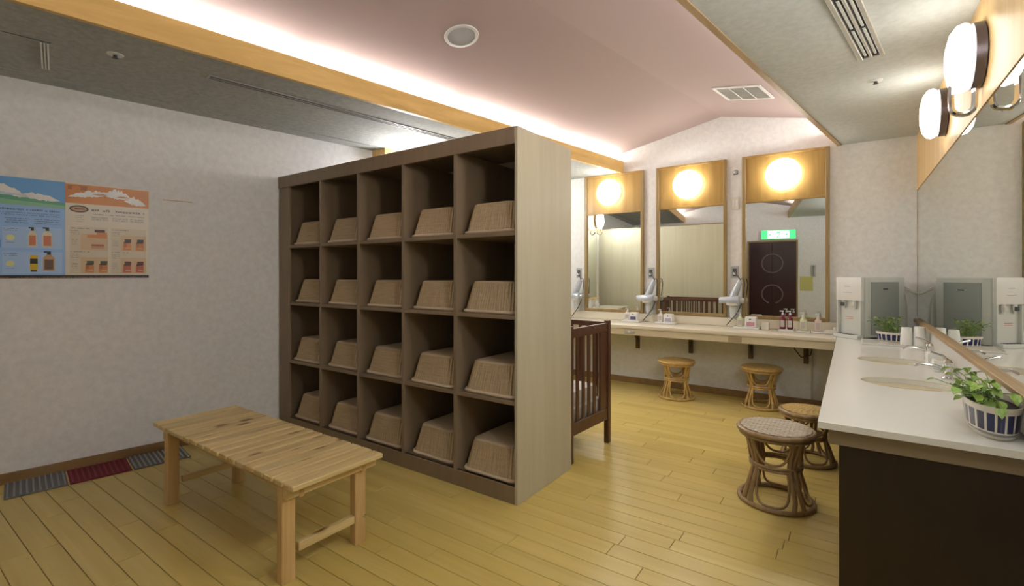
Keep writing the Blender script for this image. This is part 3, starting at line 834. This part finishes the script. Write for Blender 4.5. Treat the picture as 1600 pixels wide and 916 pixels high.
for i, (cx, cy) in enumerate(sinks):
    s_ = thing('washbasin', ['oval sunken washbasin nearest the planter', 'oval sunken washbasin farther along the right counter'][i], 'basin', (cx, cy, ZR - .022), 0, 'sunken basins in the right counter')
    B().lathe([(1.0, .0), (.985, -.02), (.93, -.06), (.80, -.10), (.55, -.125), (.2, -.132), (.12, -.134)], 48, sx=SRX, sy=SRY, cap=True).done('bowl', M_basin, s_, angle=80)
    B().lathe([(.022, -.131), (.020, -.129), (.0, -.129)], 20).done('drain', M_chrome, s_)
    B().lathe([(1.03, .0228), (1.015, .0245), (.99, .0225)], 48, sx=SRX, sy=SRY, cap=False).done('lip', M_basin, s_)
def faucet(x, y, lab):
    f = thing('faucet', lab, 'faucet', (x, y, ZR), 0, 'chrome basin faucets')
    B().lathe([(.026, 0), (.026, .008), (.017, .014), (.017, .060), (.020, .066), (.020, .085), (.010, .094), (0, .095)], 24).done('body', M_chrome, f)
    B().tube([(-.005, 0, .042), (-.05, 0, .060), (-.10, 0, .066), (-.125, 0, .052)], [.013, .012, .0105, .010], 12).done('spout', M_chrome, f)
    B().tube([(0, 0, .090), (-.02, 0, .112), (-.065, 0, .128)], [.008, .007, .006], 10).done('lever', M_chrome, f)
faucet(.385, 3.12, 'chrome lever faucet behind the nearer basin, beside the planter')
faucet(.385, 3.80, 'chrome lever faucet behind the farther basin, beside the cup stacks')
t = thing('basin_cabinet', 'dark brown cabinet under the right basin counter', 'cabinet', (CX0, CY0, 0))
B().box(.062, xb - CX0, .040, .060, .0, ZR - .079, .001).done('end_panel', M_cabinet, t, smooth=False)
yA = .062; n_d = 5
for i in range(n_d):
    w = (YF - CY0 - .10) / n_d
    B().box(.060, .078, yA + i * w + .002, yA + (i + 1) * w - .002, .06, ZR - .080, .002).done('door', M_cabinet, t, smooth=False)
B().box(.078, xb - CX0, .061, YF - CY0 - .03, .0, .12).done('carcass', M_cabinet, t, smooth=False)
B().box(.078, .090, .061, YF - CY0 - .03, .12, ZR - .09).done('inner_panel', M_cabinet, t, smooth=False)

# ------------------------------------------------------------------ water dispenser
DA = math.radians(50)
ang = YAW - math.atan(200 / 750)
# front face runs from (-.108,4.777) to (.055,4.631)
p0, p1 = Vector((-.100, 4.790)), Vector((.062, 4.640))
fa = math.atan2(p1.y - p0.y, p1.x - p0.x)
t = thing('water_dispenser', 'silver grey water dispenser with white front on the counter corner', 'dispenser', (p0.x, p0.y, ZR + .0005), fa)
Wd, Dd, Hd = (p1 - p0).length, .42, .485
B().box(0, Wd, .03, Dd, .012, Hd, .006).done('body', M_silver_l, t)
B().box(-.002, Wd + .002, .0, .028, .30, Hd + .002, .006).done('front_cover', M_white, t)
B().box(0, .016, 0, .029, .03, .299, .003).done('front_post', M_silver_l, t); B().box(Wd - .016, Wd, 0, .029, .03, .299, .003).done('front_post', M_silver_l, t)
B().box(.016, Wd - .016, .024, .029, .03, .299).done('recess', M_silver_l, t)
B().box(0, Wd, -.035, .029, .0, .030, .004).done('drip_tray', M_silver_l, t)
for i in range(6): B().box(.03 + i * .026, .043 + i * .026, -.028, .018, .030, .032).done('tray_slot', M_darkgrey, t)
for q in (.06, .155):
    B().lathe([(.013, .30), (.013, .262), (.008, .250), (.008, .235)], 14, (q, .012, 0)).done('tap', M_white, t)
    B().box(q - .016, q + .016, -.008, .004, .255, .285, .003).done('tap_lever', M_darkgrey if q < .1 else M_offwhite, t)
B().box(Wd, Wd + .004, .035, .085, .012, Hd, .001).done('side_strip', M_silver_l, t)
B().box(Wd, Wd + .004, .095, .36, .03, Hd - .035, .001).done('side_panel', M_silver, t)
B().box(Wd + .004, Wd + .006, .21, .255, Hd - .095, Hd - .087).done('badge', M_black, t)
B().box(.075, .125, -.0012, 0, Hd - .075, Hd - .068).done('print', plain('pale_print', (.45, .47, .52), .5), t)
B().box(.060, .140, -.0012, 0, Hd - .122, Hd - .118).done('print', MATS['pale_print'], t)
for q in (.15, .165): B().box(.06, .13, .0235, .024, q, q + .005).done('warning_text', plain('pale_red', (.60, .25, .22), .5), t)
for q, z in ((.012, 0), (Wd - .03, 0)): B().box(q, q + .02, .05, Dd - .02, .0, .013).done('foot', M_black, t)
# white hoses from dispenser to the wall
t = tag(B().tube([(.352, 5.03, 1.10), (.375, 5.045, 1.085), (.405, 5.06, 1.060), (.437, 5.075, 1.045)], .007, 8).tube([(.35, 5.02, 1.05), (.36, 5.035, 1.01), (.368, 5.04, .96), (.37, 5.045, .90), (.372, 5.05, .70)], .005, 8)
        .tube([(.353, 5.02, 1.085), (.38, 5.04, 1.072), (.41, 5.055, 1.05), (.435, 5.07, 1.046)], .006, 8).done('water_hose', M_offwhite), 'pale hoses from the dispenser to the right mirror corner', 'hose')

# paper cups and trays
def cup_stack(x, y, z, n, lab, group='stacks of paper cups', r=.036):
    t = thing('paper_cup_stack', lab, 'paper cups', (x, y, z), 0, group)
    for k in range(n):
        zz = k * .009
        B().lathe([(r, 0), (r * .99, .004), (r * .78, .085), (r * .76, .086)], 24, (0, 0, zz)).done('cup', M_white_paper, t)
cup_stack(.318, 4.37, ZR + .014, 5, 'left stack of upturned paper cups beside the far planter')
cup_stack(.388, 4.36, ZR + .014, 6, 'right stack of upturned paper cups against the mirror ledge')
t = thing('counter_tray', 'pale shallow tray on the counter before the dispenser and cups', 'tray', (.215, 4.45, ZR))
B().box(-.145, .215, -.12, .17, .0005, .006, .002).done('base', M_offwhite, t)
b = B()
for xa_, xb_, ya_, yb_ in ((-.15, .218, -.125, -.118), (-.15, .218, .168, .175), (-.15, -.143, -.118, .168), (.211, .218, -.118, .168)): b.box(xa_, xb_, ya_, yb_, .0005, .013, .002)
b.done('edge', M_white, t)
for x, y, s_, lab in ((.375, 3.52, 1., 'white tissue box against the mirror ledge between the faucets'), (.385, 3.37, .8, 'small cream soap box beside the white tissue box')):
    t = thing('soap_box', lab, 'box', (x, y, ZR))
    B().box(-.033, .033, -.05 * s_, .05 * s_, 0.0005, .075 * s_, .006).done('box', M_white_paper, t)
    B().box(-.02, .02, -.03 * s_, .03 * s_, .0755 * s_, .079 * s_, .001).done('lid', M_offwhite, t)

# ------------------------------------------------------------------ planters
def leaf_mesh(L, w):
    b = B(); n = 7; rows = []
    for i in range(n):
        f = i / (n - 1); ww = w * (math.sin(PI * min(1, f * 1.02) ** .75) * .5 + .002); x = L * f; z = -.35 * L * f * f
        rows.append([b.bm.verts.new((x, -ww, z + .25 * ww)), b.bm.verts.new((x, 0, z)), b.bm.verts.new((x, ww, z + .25 * ww))])
    for i in range(n - 1):
        for k in range(2): b.bm.faces.new((rows[i][k], rows[i][k + 1], rows[i + 1][k + 1], rows[i + 1][k]))
    return b
def planter(x, y, z, rx, ry, h, rz, lab, lab2, nleaf, spread, Lf, seed, ph, parts=True):
    t = thing('oval_planter', lab, 'planter', (x, y, z), rz, 'white and cobalt striped planters')
    prof = [(.80, 0), (.82, .01), (.86, .10), (.84, .12), (.90, .20), (.92, .25), (1.0, .80), (1.02, .84), (1.05, 1.0), (1.0, 1.0), (.96, .80), (.7, .78)]
    n = 144
    def mf(i, k): return 1 if (i == 5 and k % 8 < 6) else (2 if i == 3 else 0)
    B().lathe([(r, q * h) for r, q in prof], n, sx=rx, sy=ry, matfn=mf).done('bowl', [M_ceramic, M_blue, plain('grey_glaze', (.30, .30, .32), .2)], t, angle=30)
    B().lathe([(.93, .84 * h), (.5, .90 * h), (0, .92 * h)], 40, sx=rx, sy=ry).done('soil', M_soil, t)
    p = thing('potted_plant', lab2, 'plant', (x, y, z + h * .88), rz, 'leafy plants in the planters')
    q = random.Random(seed); lm = None; allb = B()
    stems = B()
    for i in range(nleaf):
        a = q.uniform(0, 2 * PI); rr = math.sqrt(q.random())
        bx, by = rx * .55 * rr * math.cos(a) + spread[0] * .25, ry * .5 * rr * math.sin(a)
        tx = bx + spread[0] * q.uniform(-.1, 1) + q.uniform(-.5, .5) * rx; ty = by + spread[1] * q.uniform(-1, 1); tz = ph * q.uniform(.25, 1.)
        mid = Vector(((bx + tx) / 2 * .9, (by + ty) / 2, tz * .75))
        stems.tube([(bx, by, 0), mid, (tx, ty, tz)], .0016, 5)
        L = Lf * q.uniform(.7, 1.15); yaw = math.atan2(ty - by, tx - bx) + q.uniform(-.8, .8)
        Mx = Matrix.Translation((tx, ty, tz)) @ Matrix.Rotation(yaw, 4, 'Z') @ Matrix.Rotation(q.uniform(-.35, .6), 4, 'Y') @ Matrix.Rotation(q.uniform(-.5, .5), 4, 'X')
        if parts:
            if lm is None:
                o = leaf_mesh(1, .78).done('leaf', M_leaf, p, angle=80); lm = o.data
            else:
                o = bpy.data.objects.new('leaf', lm); COL.objects.link(o); o.parent = p
            o.matrix_local = Mx @ Matrix.Diagonal((L, L, L, 1))
        else:
            lb = leaf_mesh(L, L * .7)
            vm = {v: allb.bm.verts.new(Mx @ v.co) for v in lb.bm.verts}
            for f in lb.bm.faces: allb.bm.faces.new([vm[v] for v in f.verts])
            lb.bm.free()
    stems.done('stems', M_stem, p)
    if not parts: stuff(allb.done('leaves', M_leaf, p, angle=80))
planter(.374, 2.185, ZR + .0005, .066, .150, .104, 0, 'large oval white and cobalt planter at the near end of the basin counter', 'green broad leaved plant in the near cobalt planter', 52, (-.06, .17), .036, 4, .085)
planter(.245, 4.50, ZR + .0065, .095, .055, .080, -.35, 'small oval white and cobalt planter in front of the dispenser', 'small green plant in the far cobalt planter', 60, (-.05, .012), .030, 9, .125, parts=False)

# ------------------------------------------------------------------ toiletries on the vanity counter
def tray(x, w, d, lab, y=None, h=.018):
    y = YB - .15 if y is None else y
    t = thing('toiletry_tray', lab, 'tray', (x, y, ZB + .0005), 0, 'white toiletry trays')
    B().box(-w / 2, w / 2, -d / 2, d / 2, 0, h, .003).done('base', M_white, t)
    b = B()
    for sx in (-1, 1): b.box(sx * w / 2 - .003, sx * w / 2 + .003, -d / 2, d / 2, h * .5, h + .008, .001)
    b.done('lip', M_white, t)
    return y
def pump(x, y, z, mat, lab, h=.13, r=.024, cap=M_white, square=True):
    t = thing('pump_bottle', lab, 'bottle', (x, y, z), 0, 'pump bottles on the vanity counter')
    if square: B().box(-r, r, -r * .75, r * .75, 0, h * .62, .007).done('body', mat, t)
    else: B().lathe([(r * .9, 0), (r, .004), (r, h * .55), (r * .6, h * .66), (r * .4, h * .68)], 20).done('body', mat, t)
    B().lathe([(r * .85, h * .615), (r * .45, h * .70), (r * .42, h * .78)], 14).done('neck', mat, t)
    B().lathe([(r * .38, h * .78), (r * .40, h * .86), (r * .15, h * .87), (r * .15, h * .96)], 12).done('pump', cap, t)
    B().box(-r * 1.0, r * .3, -r * .22, r * .22, h * .94, h, .002).done('nozzle', cap, t)
    B().box(-r * .7, r * .7, -r * .755 - .001 if square else -r - .0012, -r * .75 if square else -r * .99, h * .12, h * .48).done('label_patch', plain('label_grey', (.50, .45, .42), .5), t)
def tissue(x, y, z, lab, c, w=.085, h=.085):
    t = thing('tissue_box', lab, 'box', (x, y, z), 0, 'small boxes on the vanity counter')
    B().box(-w / 2, w / 2, -.035, .035, 0, h, .004).done('box', M_white_paper, t)
    B().box(-w * .36, w * .36, -.0365, -.035, h * .12, h * .5).done('printed_label', plain('label_' + c[0], c[1], .5), t)
    B().box(-w * .12, w * .05, -.0365, -.035, h * .72, h * .82).done('printed_mark', M_darkgrey, t)
M_pinkb = plain('pale_pink_bottle', (.72, .58, .50), .3); M_redb = plain('wine_bottle', (.16, .012, .03), .2); M_limeb = plain('pale_lime_bottle', (.62, .64, .42), .3); M_wb = plain('white_bottle', (.74, .70, .68), .3)
ty = tray(-1.93, .19, .11, 'white tray below the leftmost vanity mirror with bottles', YB - .16)
pump(-1.975, ty, ZB + .019, M_wb, 'white pump bottle on the tray below the leftmost mirror', .13)
tissue(-1.90, ty, ZB + .019, 'white box on the tray below the leftmost mirror', ('navy', (.10, .10, .22)))
ty = tray(-1.56, .20, .11, 'white tray at the left foot of the middle vanity mirror', YB - .16)
pump(-1.615, ty, ZB + .019, M_wb, 'white pump bottle on the tray below the middle mirror', .13)
tissue(-1.53, ty, ZB + .019, 'white box on the tray below the middle mirror', ('lilac', (.42, .40, .55)))
ty = tray(-.80, .22, .11, 'white tray at the left foot of the rightmost vanity mirror', YB - .16)
pump(-.86, ty, ZB + .019, M_limeb, 'cream pump bottle on the tray beside the right dryer', .13)
tissue(-.765, ty, ZB + .019, 'white box with pink print beside the cream pump bottle', ('pink', (.60, .30, .36)), .095, .095)
t = tag(B().box(-.032, .032, -.03, .03, 0, .065, .004).done('cream_box', M_offwhite, loc=(-.645, YB - .16, ZB + .0005)), 'small plain cream box left of the wine red bottles', 'box')
ty = tray(-.475, .115, .10, 'white tray under the two wine red bottles', YB - .17)
pump(-.505, ty, ZB + .019, M_redb, 'left one of the two wine red pump bottles', .165, .024, square=False)
pump(-.447, ty, ZB + .019, M_redb, 'right one of the two wine red pump bottles', .165, .024, square=False)
ty = tray(-.345, .095, .09, 'white tray under the pale lime bottle', YB - .17, .014)
pump(-.345, ty, ZB + .015, M_limeb, 'pale lime pump bottle right of the wine red bottles', .16, .027)
ty = tray(-.235, .095, .09, 'white tray under the pale pink bottle', YB - .17, .014)
pump(-.235, ty, ZB + .015, M_pinkb, 'pale pink pump bottle nearest the water dispenser', .155, .025)
t = thing('cotton_box', 'low cream box with folded tissue beside the water dispenser', 'box', (-.135, YB - .20, ZB + .0005))
B().box(-.05, .045, -.03, .03, 0, .035, .004).done('box', M_offwhite, t); B().box(.01, .03, -.02, .02, .0355, .06, .004).done('tissue', M_white_paper, t)
# items on the side counter
sc = (wl(3.75) + .40, 3.75)
for i, (dx, dy) in enumerate(((0, 0), (.05, .07), (-.05, .09))):
    pump(sc[0] + dx, sc[1] + dy, ZB + .0005, M_wb, ['white pump bottle at the front of the side counter behind the shelving', 'white pump bottle in the middle of the side counter behind the shelving', 'white pump bottle near the side mirror behind the shelving'][i], .15)

# ------------------------------------------------------------------ stools
def ring(r, z, n=40): return [(r * math.cos(2 * PI * k / n), r * math.sin(2 * PI * k / n), z) for k in range(n)]
def stool(x, y, H, R_, lab, m, seat, rz=0, thick=.010):
    t = thing('rattan_stool', lab, 'stool', (x, y, 0), rz, 'rattan stools')
    zw = H * .52; rw = R_ * .62; rb_ = R_ * .93; rt = R_ * .88
    b = B()
    b.tube(ring(R_ - .011, H - .020), .0135, 10, closed=True); b.tube(ring(R_ - .020, H - .042), .0105, 8, closed=True)
    b.done('seat_rim', m, t, angle=80)
    if seat == 'solid':
        B().lathe([(R_ - .010, H - .022), (R_ - .012, H - .006), (R_ - .03, H - .001), (R_ * .5, H), (0, H)], 40).done('seat', m, t)
    else:
        sm = M_cane if seat == 'pale' else M_cane_g
        B().lathe([(R_ - .014, H - .020), (R_ - .02, H - .010), (0, H - .008)], 40).done('seat', M_rattan_d if seat == 'pale' else m, t)
        b = B(); n = 17; rr = R_ - .022
        for i in range(n):
            p = -rr + (i + .5) * 2 * rr / n; hl = math.sqrt(max(0, rr * rr - p * p)); w = rr / n * .70
            segn = max(2, int(hl * 2 / (2 * rr / n)))
            for ax in (0, 1):
                pts = []
                for k in range(segn + 1):
                    s_ = -hl + 2 * hl * k / segn
                    zz = H - .0065 + (.0022 if (k + i + ax) % 2 else 0)
                    pts.append((s_, zz))
                for k in range(segn):
                    (s0, za), (s1, zb2) = pts[k], pts[k + 1]
                    if ax == 0: b.quad((s0, p - w, za), (s1, p - w, zb2), (s1, p + w, zb2), (s0, p + w, za))
                    else: b.quad((p - w, s0, za), (p - w, s1, zb2), (p + w, s1, zb2), (p + w, s0, za))
        stuff(b.done('woven_cane', sm, t, smooth=False))
    B().tube(ring(rb_, .0125), .0125, 8, closed=True).done('base_ring', m, t, angle=80)
    b = B(); b.tube(ring(rw + .004, zw), .0085, 8, closed=True); b.tube(ring(rw + .004, zw - .016), .0075, 8, closed=True); b.done('waist_ring', m, t, angle=80)
    for k in range(4):
        a = k * PI / 2 + PI / 4
        b = B()
        for da in (-.11, .11):
            A = a + da
            P = [(rb_ - .004, .012), (rb_ * .93, H * .16), (rw * 1.10, zw * .80), (rw * .98, zw), (rw * 1.06, zw * 1.25), (rt * .9, H * .84), (rt, H - .03)]
            b.tube([(r * math.cos(A + (da * .6 if i in (0, 6) else 0)), r * math.sin(A + (da * .6 if i in (0, 6) else 0)), z) for i, (r, z) in enumerate(P)], thick, 8)
        b.done('leg', m, t, angle=80)
        # lower U loop between two legs
        c = a + PI / 4; pts = []
        for i in range(17):
            f = -1 + 2 * i / 16; e = abs(f)
            z = .026 + (zw - .03) * (e ** 3.2); r = rb_ + (rw - rb_) * (z / zw) ** .75
            an = c + .62 * math.sin(f * PI / 2) * (1 - .05 * e)
            pts.append((r * math.cos(an), r * math.sin(an), z))
        B().tube(pts, .0065, 7).done('lower_loop', m, t, angle=80)
        pts = []
        for i in range(15):
            f = -1 + 2 * i / 14; e = abs(f)
            z = zw + .016 + (H - .05 - zw - .016) * (e ** 2.6); r = rw + (rt - rw) * ((z - zw) / (H - zw)) ** .9
            an = c + .60 * math.sin(f * PI / 2)
            pts.append((r * math.cos(an), r * math.sin(an), z))
        B().tube(pts, .0065, 7).done('upper_loop', m, t, angle=80)
stool(-1.394, 4.757, .372, .172, 'golden rattan stool with smooth seat under the middle mirror', M_rattan, 'solid', .35)
stool(-.665, 4.86, .372, .172, 'golden rattan stool with smooth seat under the rightmost mirror', M_rattan, 'solid', .1)
stool(-.232, 3.63, .335, .163, 'rattan stool with golden woven seat behind the nearest stool', M_rattan_d, 'gold', .5)
stool(-.328, 2.89, .398, .187, 'brown rattan stool with pale woven seat, nearest the camera', M_rattan_d, 'pale', .0, .0115)

# ------------------------------------------------------------------ crib behind the shelving
QX0, QX1, QY0, QY1 = -2.30, -1.400, 2.66, 3.205
t = thing('baby_crib', 'dark brown slatted baby crib behind the shelving unit', 'crib', (QX1 - .038, QY0 + .01, 0), -.061)
def qb(name, x0, x1, y0, y1, z0, z1, bev=.003): return B().box(x0 - QX1, x1 - QX1, y0 - QY0, y1 - QY0, z0, z1, bev).done(name, M_dark, t, smooth=False)
for x in (QX0, QX1 - .035):
    for y in (QY0, QY1 - .04): qb('post', x, x + .035, y, y + .04, 0, .872 if x > -2 else .87)
for x in (QX0 + .006, QX1 - .030):
    qb('end_top_rail', x, x + .024, QY0 + .04, QY1 - .04, .795, .855); qb('end_bottom_rail', x, x + .024, QY0 + .04, QY1 - .04, .17, .25)
    qb('end_board', x + .003, x + .021, QY1 - .135, QY1 - .04, .25, .795)
    w = (QY1 - .135 - QY0 - .04) / 5
    for k in range(4): qb('slat', x + .007, x + .016, QY0 + .04 + w * (k + .5) + w * .26 , QY0 + .04 + w * (k + .5) + w * .74, .25, .795, .002)
for y in (QY0 + .006, QY1 - .03):
    qb('side_top_rail', QX0 + .035, QX1 - .035, y, y + .024, .825, .86); qb('side_bottom_rail', QX0 + .035, QX1 - .035, y, y + .024, .17, .22)
    n = 11
    for k in range(n):
        x = QX0 + .035 + (QX1 - QX0 - .07) * (k + 1) / (n + 1)
        qb('slat', x - .009, x + .009, y + .003, y + .021, .22, .825, .002)
qb('base_board', QX0 + .03, QX1 - .03, QY0 + .03, QY1 - .03, .20, .225)
t = thing('crib_mattress', 'white mattress lying inside the dark crib', 'mattress', ((QX0 + QX1) / 2 - .022, (QY0 + QY1) / 2 + .038, .226), -.061)
B().box(-.41, .41, -.235, .235, 0, .10, .02).done('mattress', M_white_paper, t)
t = tag(B().box(-.20, .20, -.2, .2, 0, .10, .03).done('folded_blanket', M_white_paper, loc=(QX1 - .285, (QY0 + QY1) / 2 + .025, .327), rotz=-.061), 'folded white blanket on the crib mattress', 'blanket')

# ------------------------------------------------------------------ door wall behind the camera (seen in the mirrors)
WF = math.atan(-.1)
dx0, dx1 = -1.754, -.862
t = thing('door', '', '', ((dx0 + dx1) / 2, ydoor((dx0 + dx1) / 2) + .001, 0), WF)
del t['label']; del t['category']; t.name = 'door_1'; t['kind'] = 'structure'
hw = .448; DH = 1.885
B().box(-hw + .03, -.002, .0, .035, .01, DH - .03, .003).done('door_leaf_and_backing', M_door, t); B().box(.002, hw - .03, .0, .035, .01, DH - .03, .003).done('door_leaf_and_backing', M_door, t)
for q in (-1, 1): B().box(q * hw - (.03 if q > 0 else 0), q * hw + (.03 if q < 0 else 0), 0, .05, 0, DH, .003).done('door_frame', M_frame, t)
B().box(-hw + .03, hw - .03, 0, .05, DH - .03, DH, .003).done('door_frame', M_frame, t)
def arc(cz, a0, a1, r=.185): return [(r * math.cos(a0 + (a1 - a0) * k / 32), .040, cz + r * math.sin(a0 + (a1 - a0) * k / 32)) for k in range(33)]
B().tube(arc(1.42, 0, 2 * PI)[:-1], .013, 8, closed=True, flat=1).done('ring_emblem', M_ring, t)
B().box(-.05, .05, -.0, .01, .02, DH - .04).done('door_leaf_and_backing', M_black, t)  # not a leaf: black backing added to darken the seam between leaves
B().tube(arc(.80, -PI / 2 + .32, PI * 1.5 - .32)[:], .013, 8).done('ring_emblem', M_ring, t)
t = thing('exit_sign', 'green and white lit exit sign above the maroon door', 'sign', (-1.20, ydoor(-1.20) + .001, 1.905), WF)
B().box(-.31, .31, 0, .06, 0, .19, .004).done('housing', M_white, t)
B().box(-.30, .30, .0601, .064, .008, .182).done('green_face', M_green, t)
B().box(-.19, .19, .0645, .066, .02, .17).done('white_face', M_signw, t)
b = B()   # running figure in a doorway
b.box(-.03, .03, .0665, .068, .03, .16); b.done('doorway', M_green, t)
b = B(); b.tube([(0, .069, .138), (.001, .069, .14)], .011, 8); b.tube([(.0, .069, .12), (-.008, .069, .085)], .010, 6); b.tube([(-.008, .069, .085), (.018, .069, .065), (.01, .069, .038)], .006, 6)
b.tube([(-.008, .069, .085), (-.02, .069, .06), (-.045, .069, .052)], .006, 6); b.tube([(0, .069, .118), (.025, .069, .10)], .005, 6); b.tube([(0, .069, .118), (-.025, .069, .112)], .005, 6)
b.done('running_figure', M_signw, t)
for q in (-1, 1):
    B().box(q * .11 - .03, q * .11 + .03, .0665, .068, .088, .102).done('arrow', M_green, t)
    B().prism([(q * .175, .095), (q * .135, .065), (q * .135, .125)], .0665, .068, M=Matrix(((1, 0, 0, 0), (0, 0, 1, 0), (0, 1, 0, 0), (0, 0, 0, 1)))).done('arrow', M_green, t)
t = thing('wall_phone', 'grey wall phone beside the maroon door, seen in the right mirror', 'phone', (-.60, ydoor(-.60) + .001, 1.28), WF)
B().box(-.04, .04, 0, .04, -.11, .11, .008).done('base', M_offwhite, t); B().tube([(-.0, .055, -.09), (0, .065, 0), (0, .055, .09)], [.022, .014, .022], 10).done('handset', M_grille, t)
tag(B().box(-.11, .11, 0, .003, -.14, .14).done('yellow_notice', plain('yellow_paper', (.58, .56, .20), .7), loc=(-.72, ydoor(-.72) + .001, 1.02), rotz=WF), 'pale yellow notice beside the maroon door, seen in the right mirror', 'notice')

# ------------------------------------------------------------------ sub-parts: fittings that belong to one part of a thing
SUB = [('water_dispenser', 'tap_lever', 'tap'), ('water_dispenser', 'print', 'front_cover'), ('water_dispenser', 'badge', 'side_panel'), ('water_dispenser', 'tray_slot', 'drip_tray'),
       ('washbasin', 'drain', 'bowl'), ('rattan_stool', 'woven_cane', 'seat'), ('faucet', 'lever', 'body'), ('pump_bottle', 'nozzle', 'pump'), ('pump_bottle', 'label_patch', 'body'),
       ('wall_switch', 'rocker', 'plate'), ('exit_sign', 'arrow', 'white_face'), ('exit_sign', 'running_figure', 'doorway'), ('vanity_mirror', 'panel_rail', 'lamp_panel'),
       ('oval_planter', 'soil', 'bowl'), ('slot_diffuser', 'blade', 'slot'), ('tissue_box', 'printed_label', 'box'), ('sprinkler', 'head', 'flange')]
kids = {}
for o in bpy.data.objects:
    if o.parent: kids.setdefault(o.parent, []).append(o)
base = lambda o: o.name.split('.')[0]
for root, ch in kids.items():
    for (rn, cn, pn) in SUB:
        if base(root) != rn: continue
        ps = [c for c in ch if base(c) == pn]; cs = [c for c in ch if base(c) == cn]
        if ps:
            for i, c in enumerate(cs): c.parent = ps[min(i * len(ps) // len(cs), len(ps) - 1)]
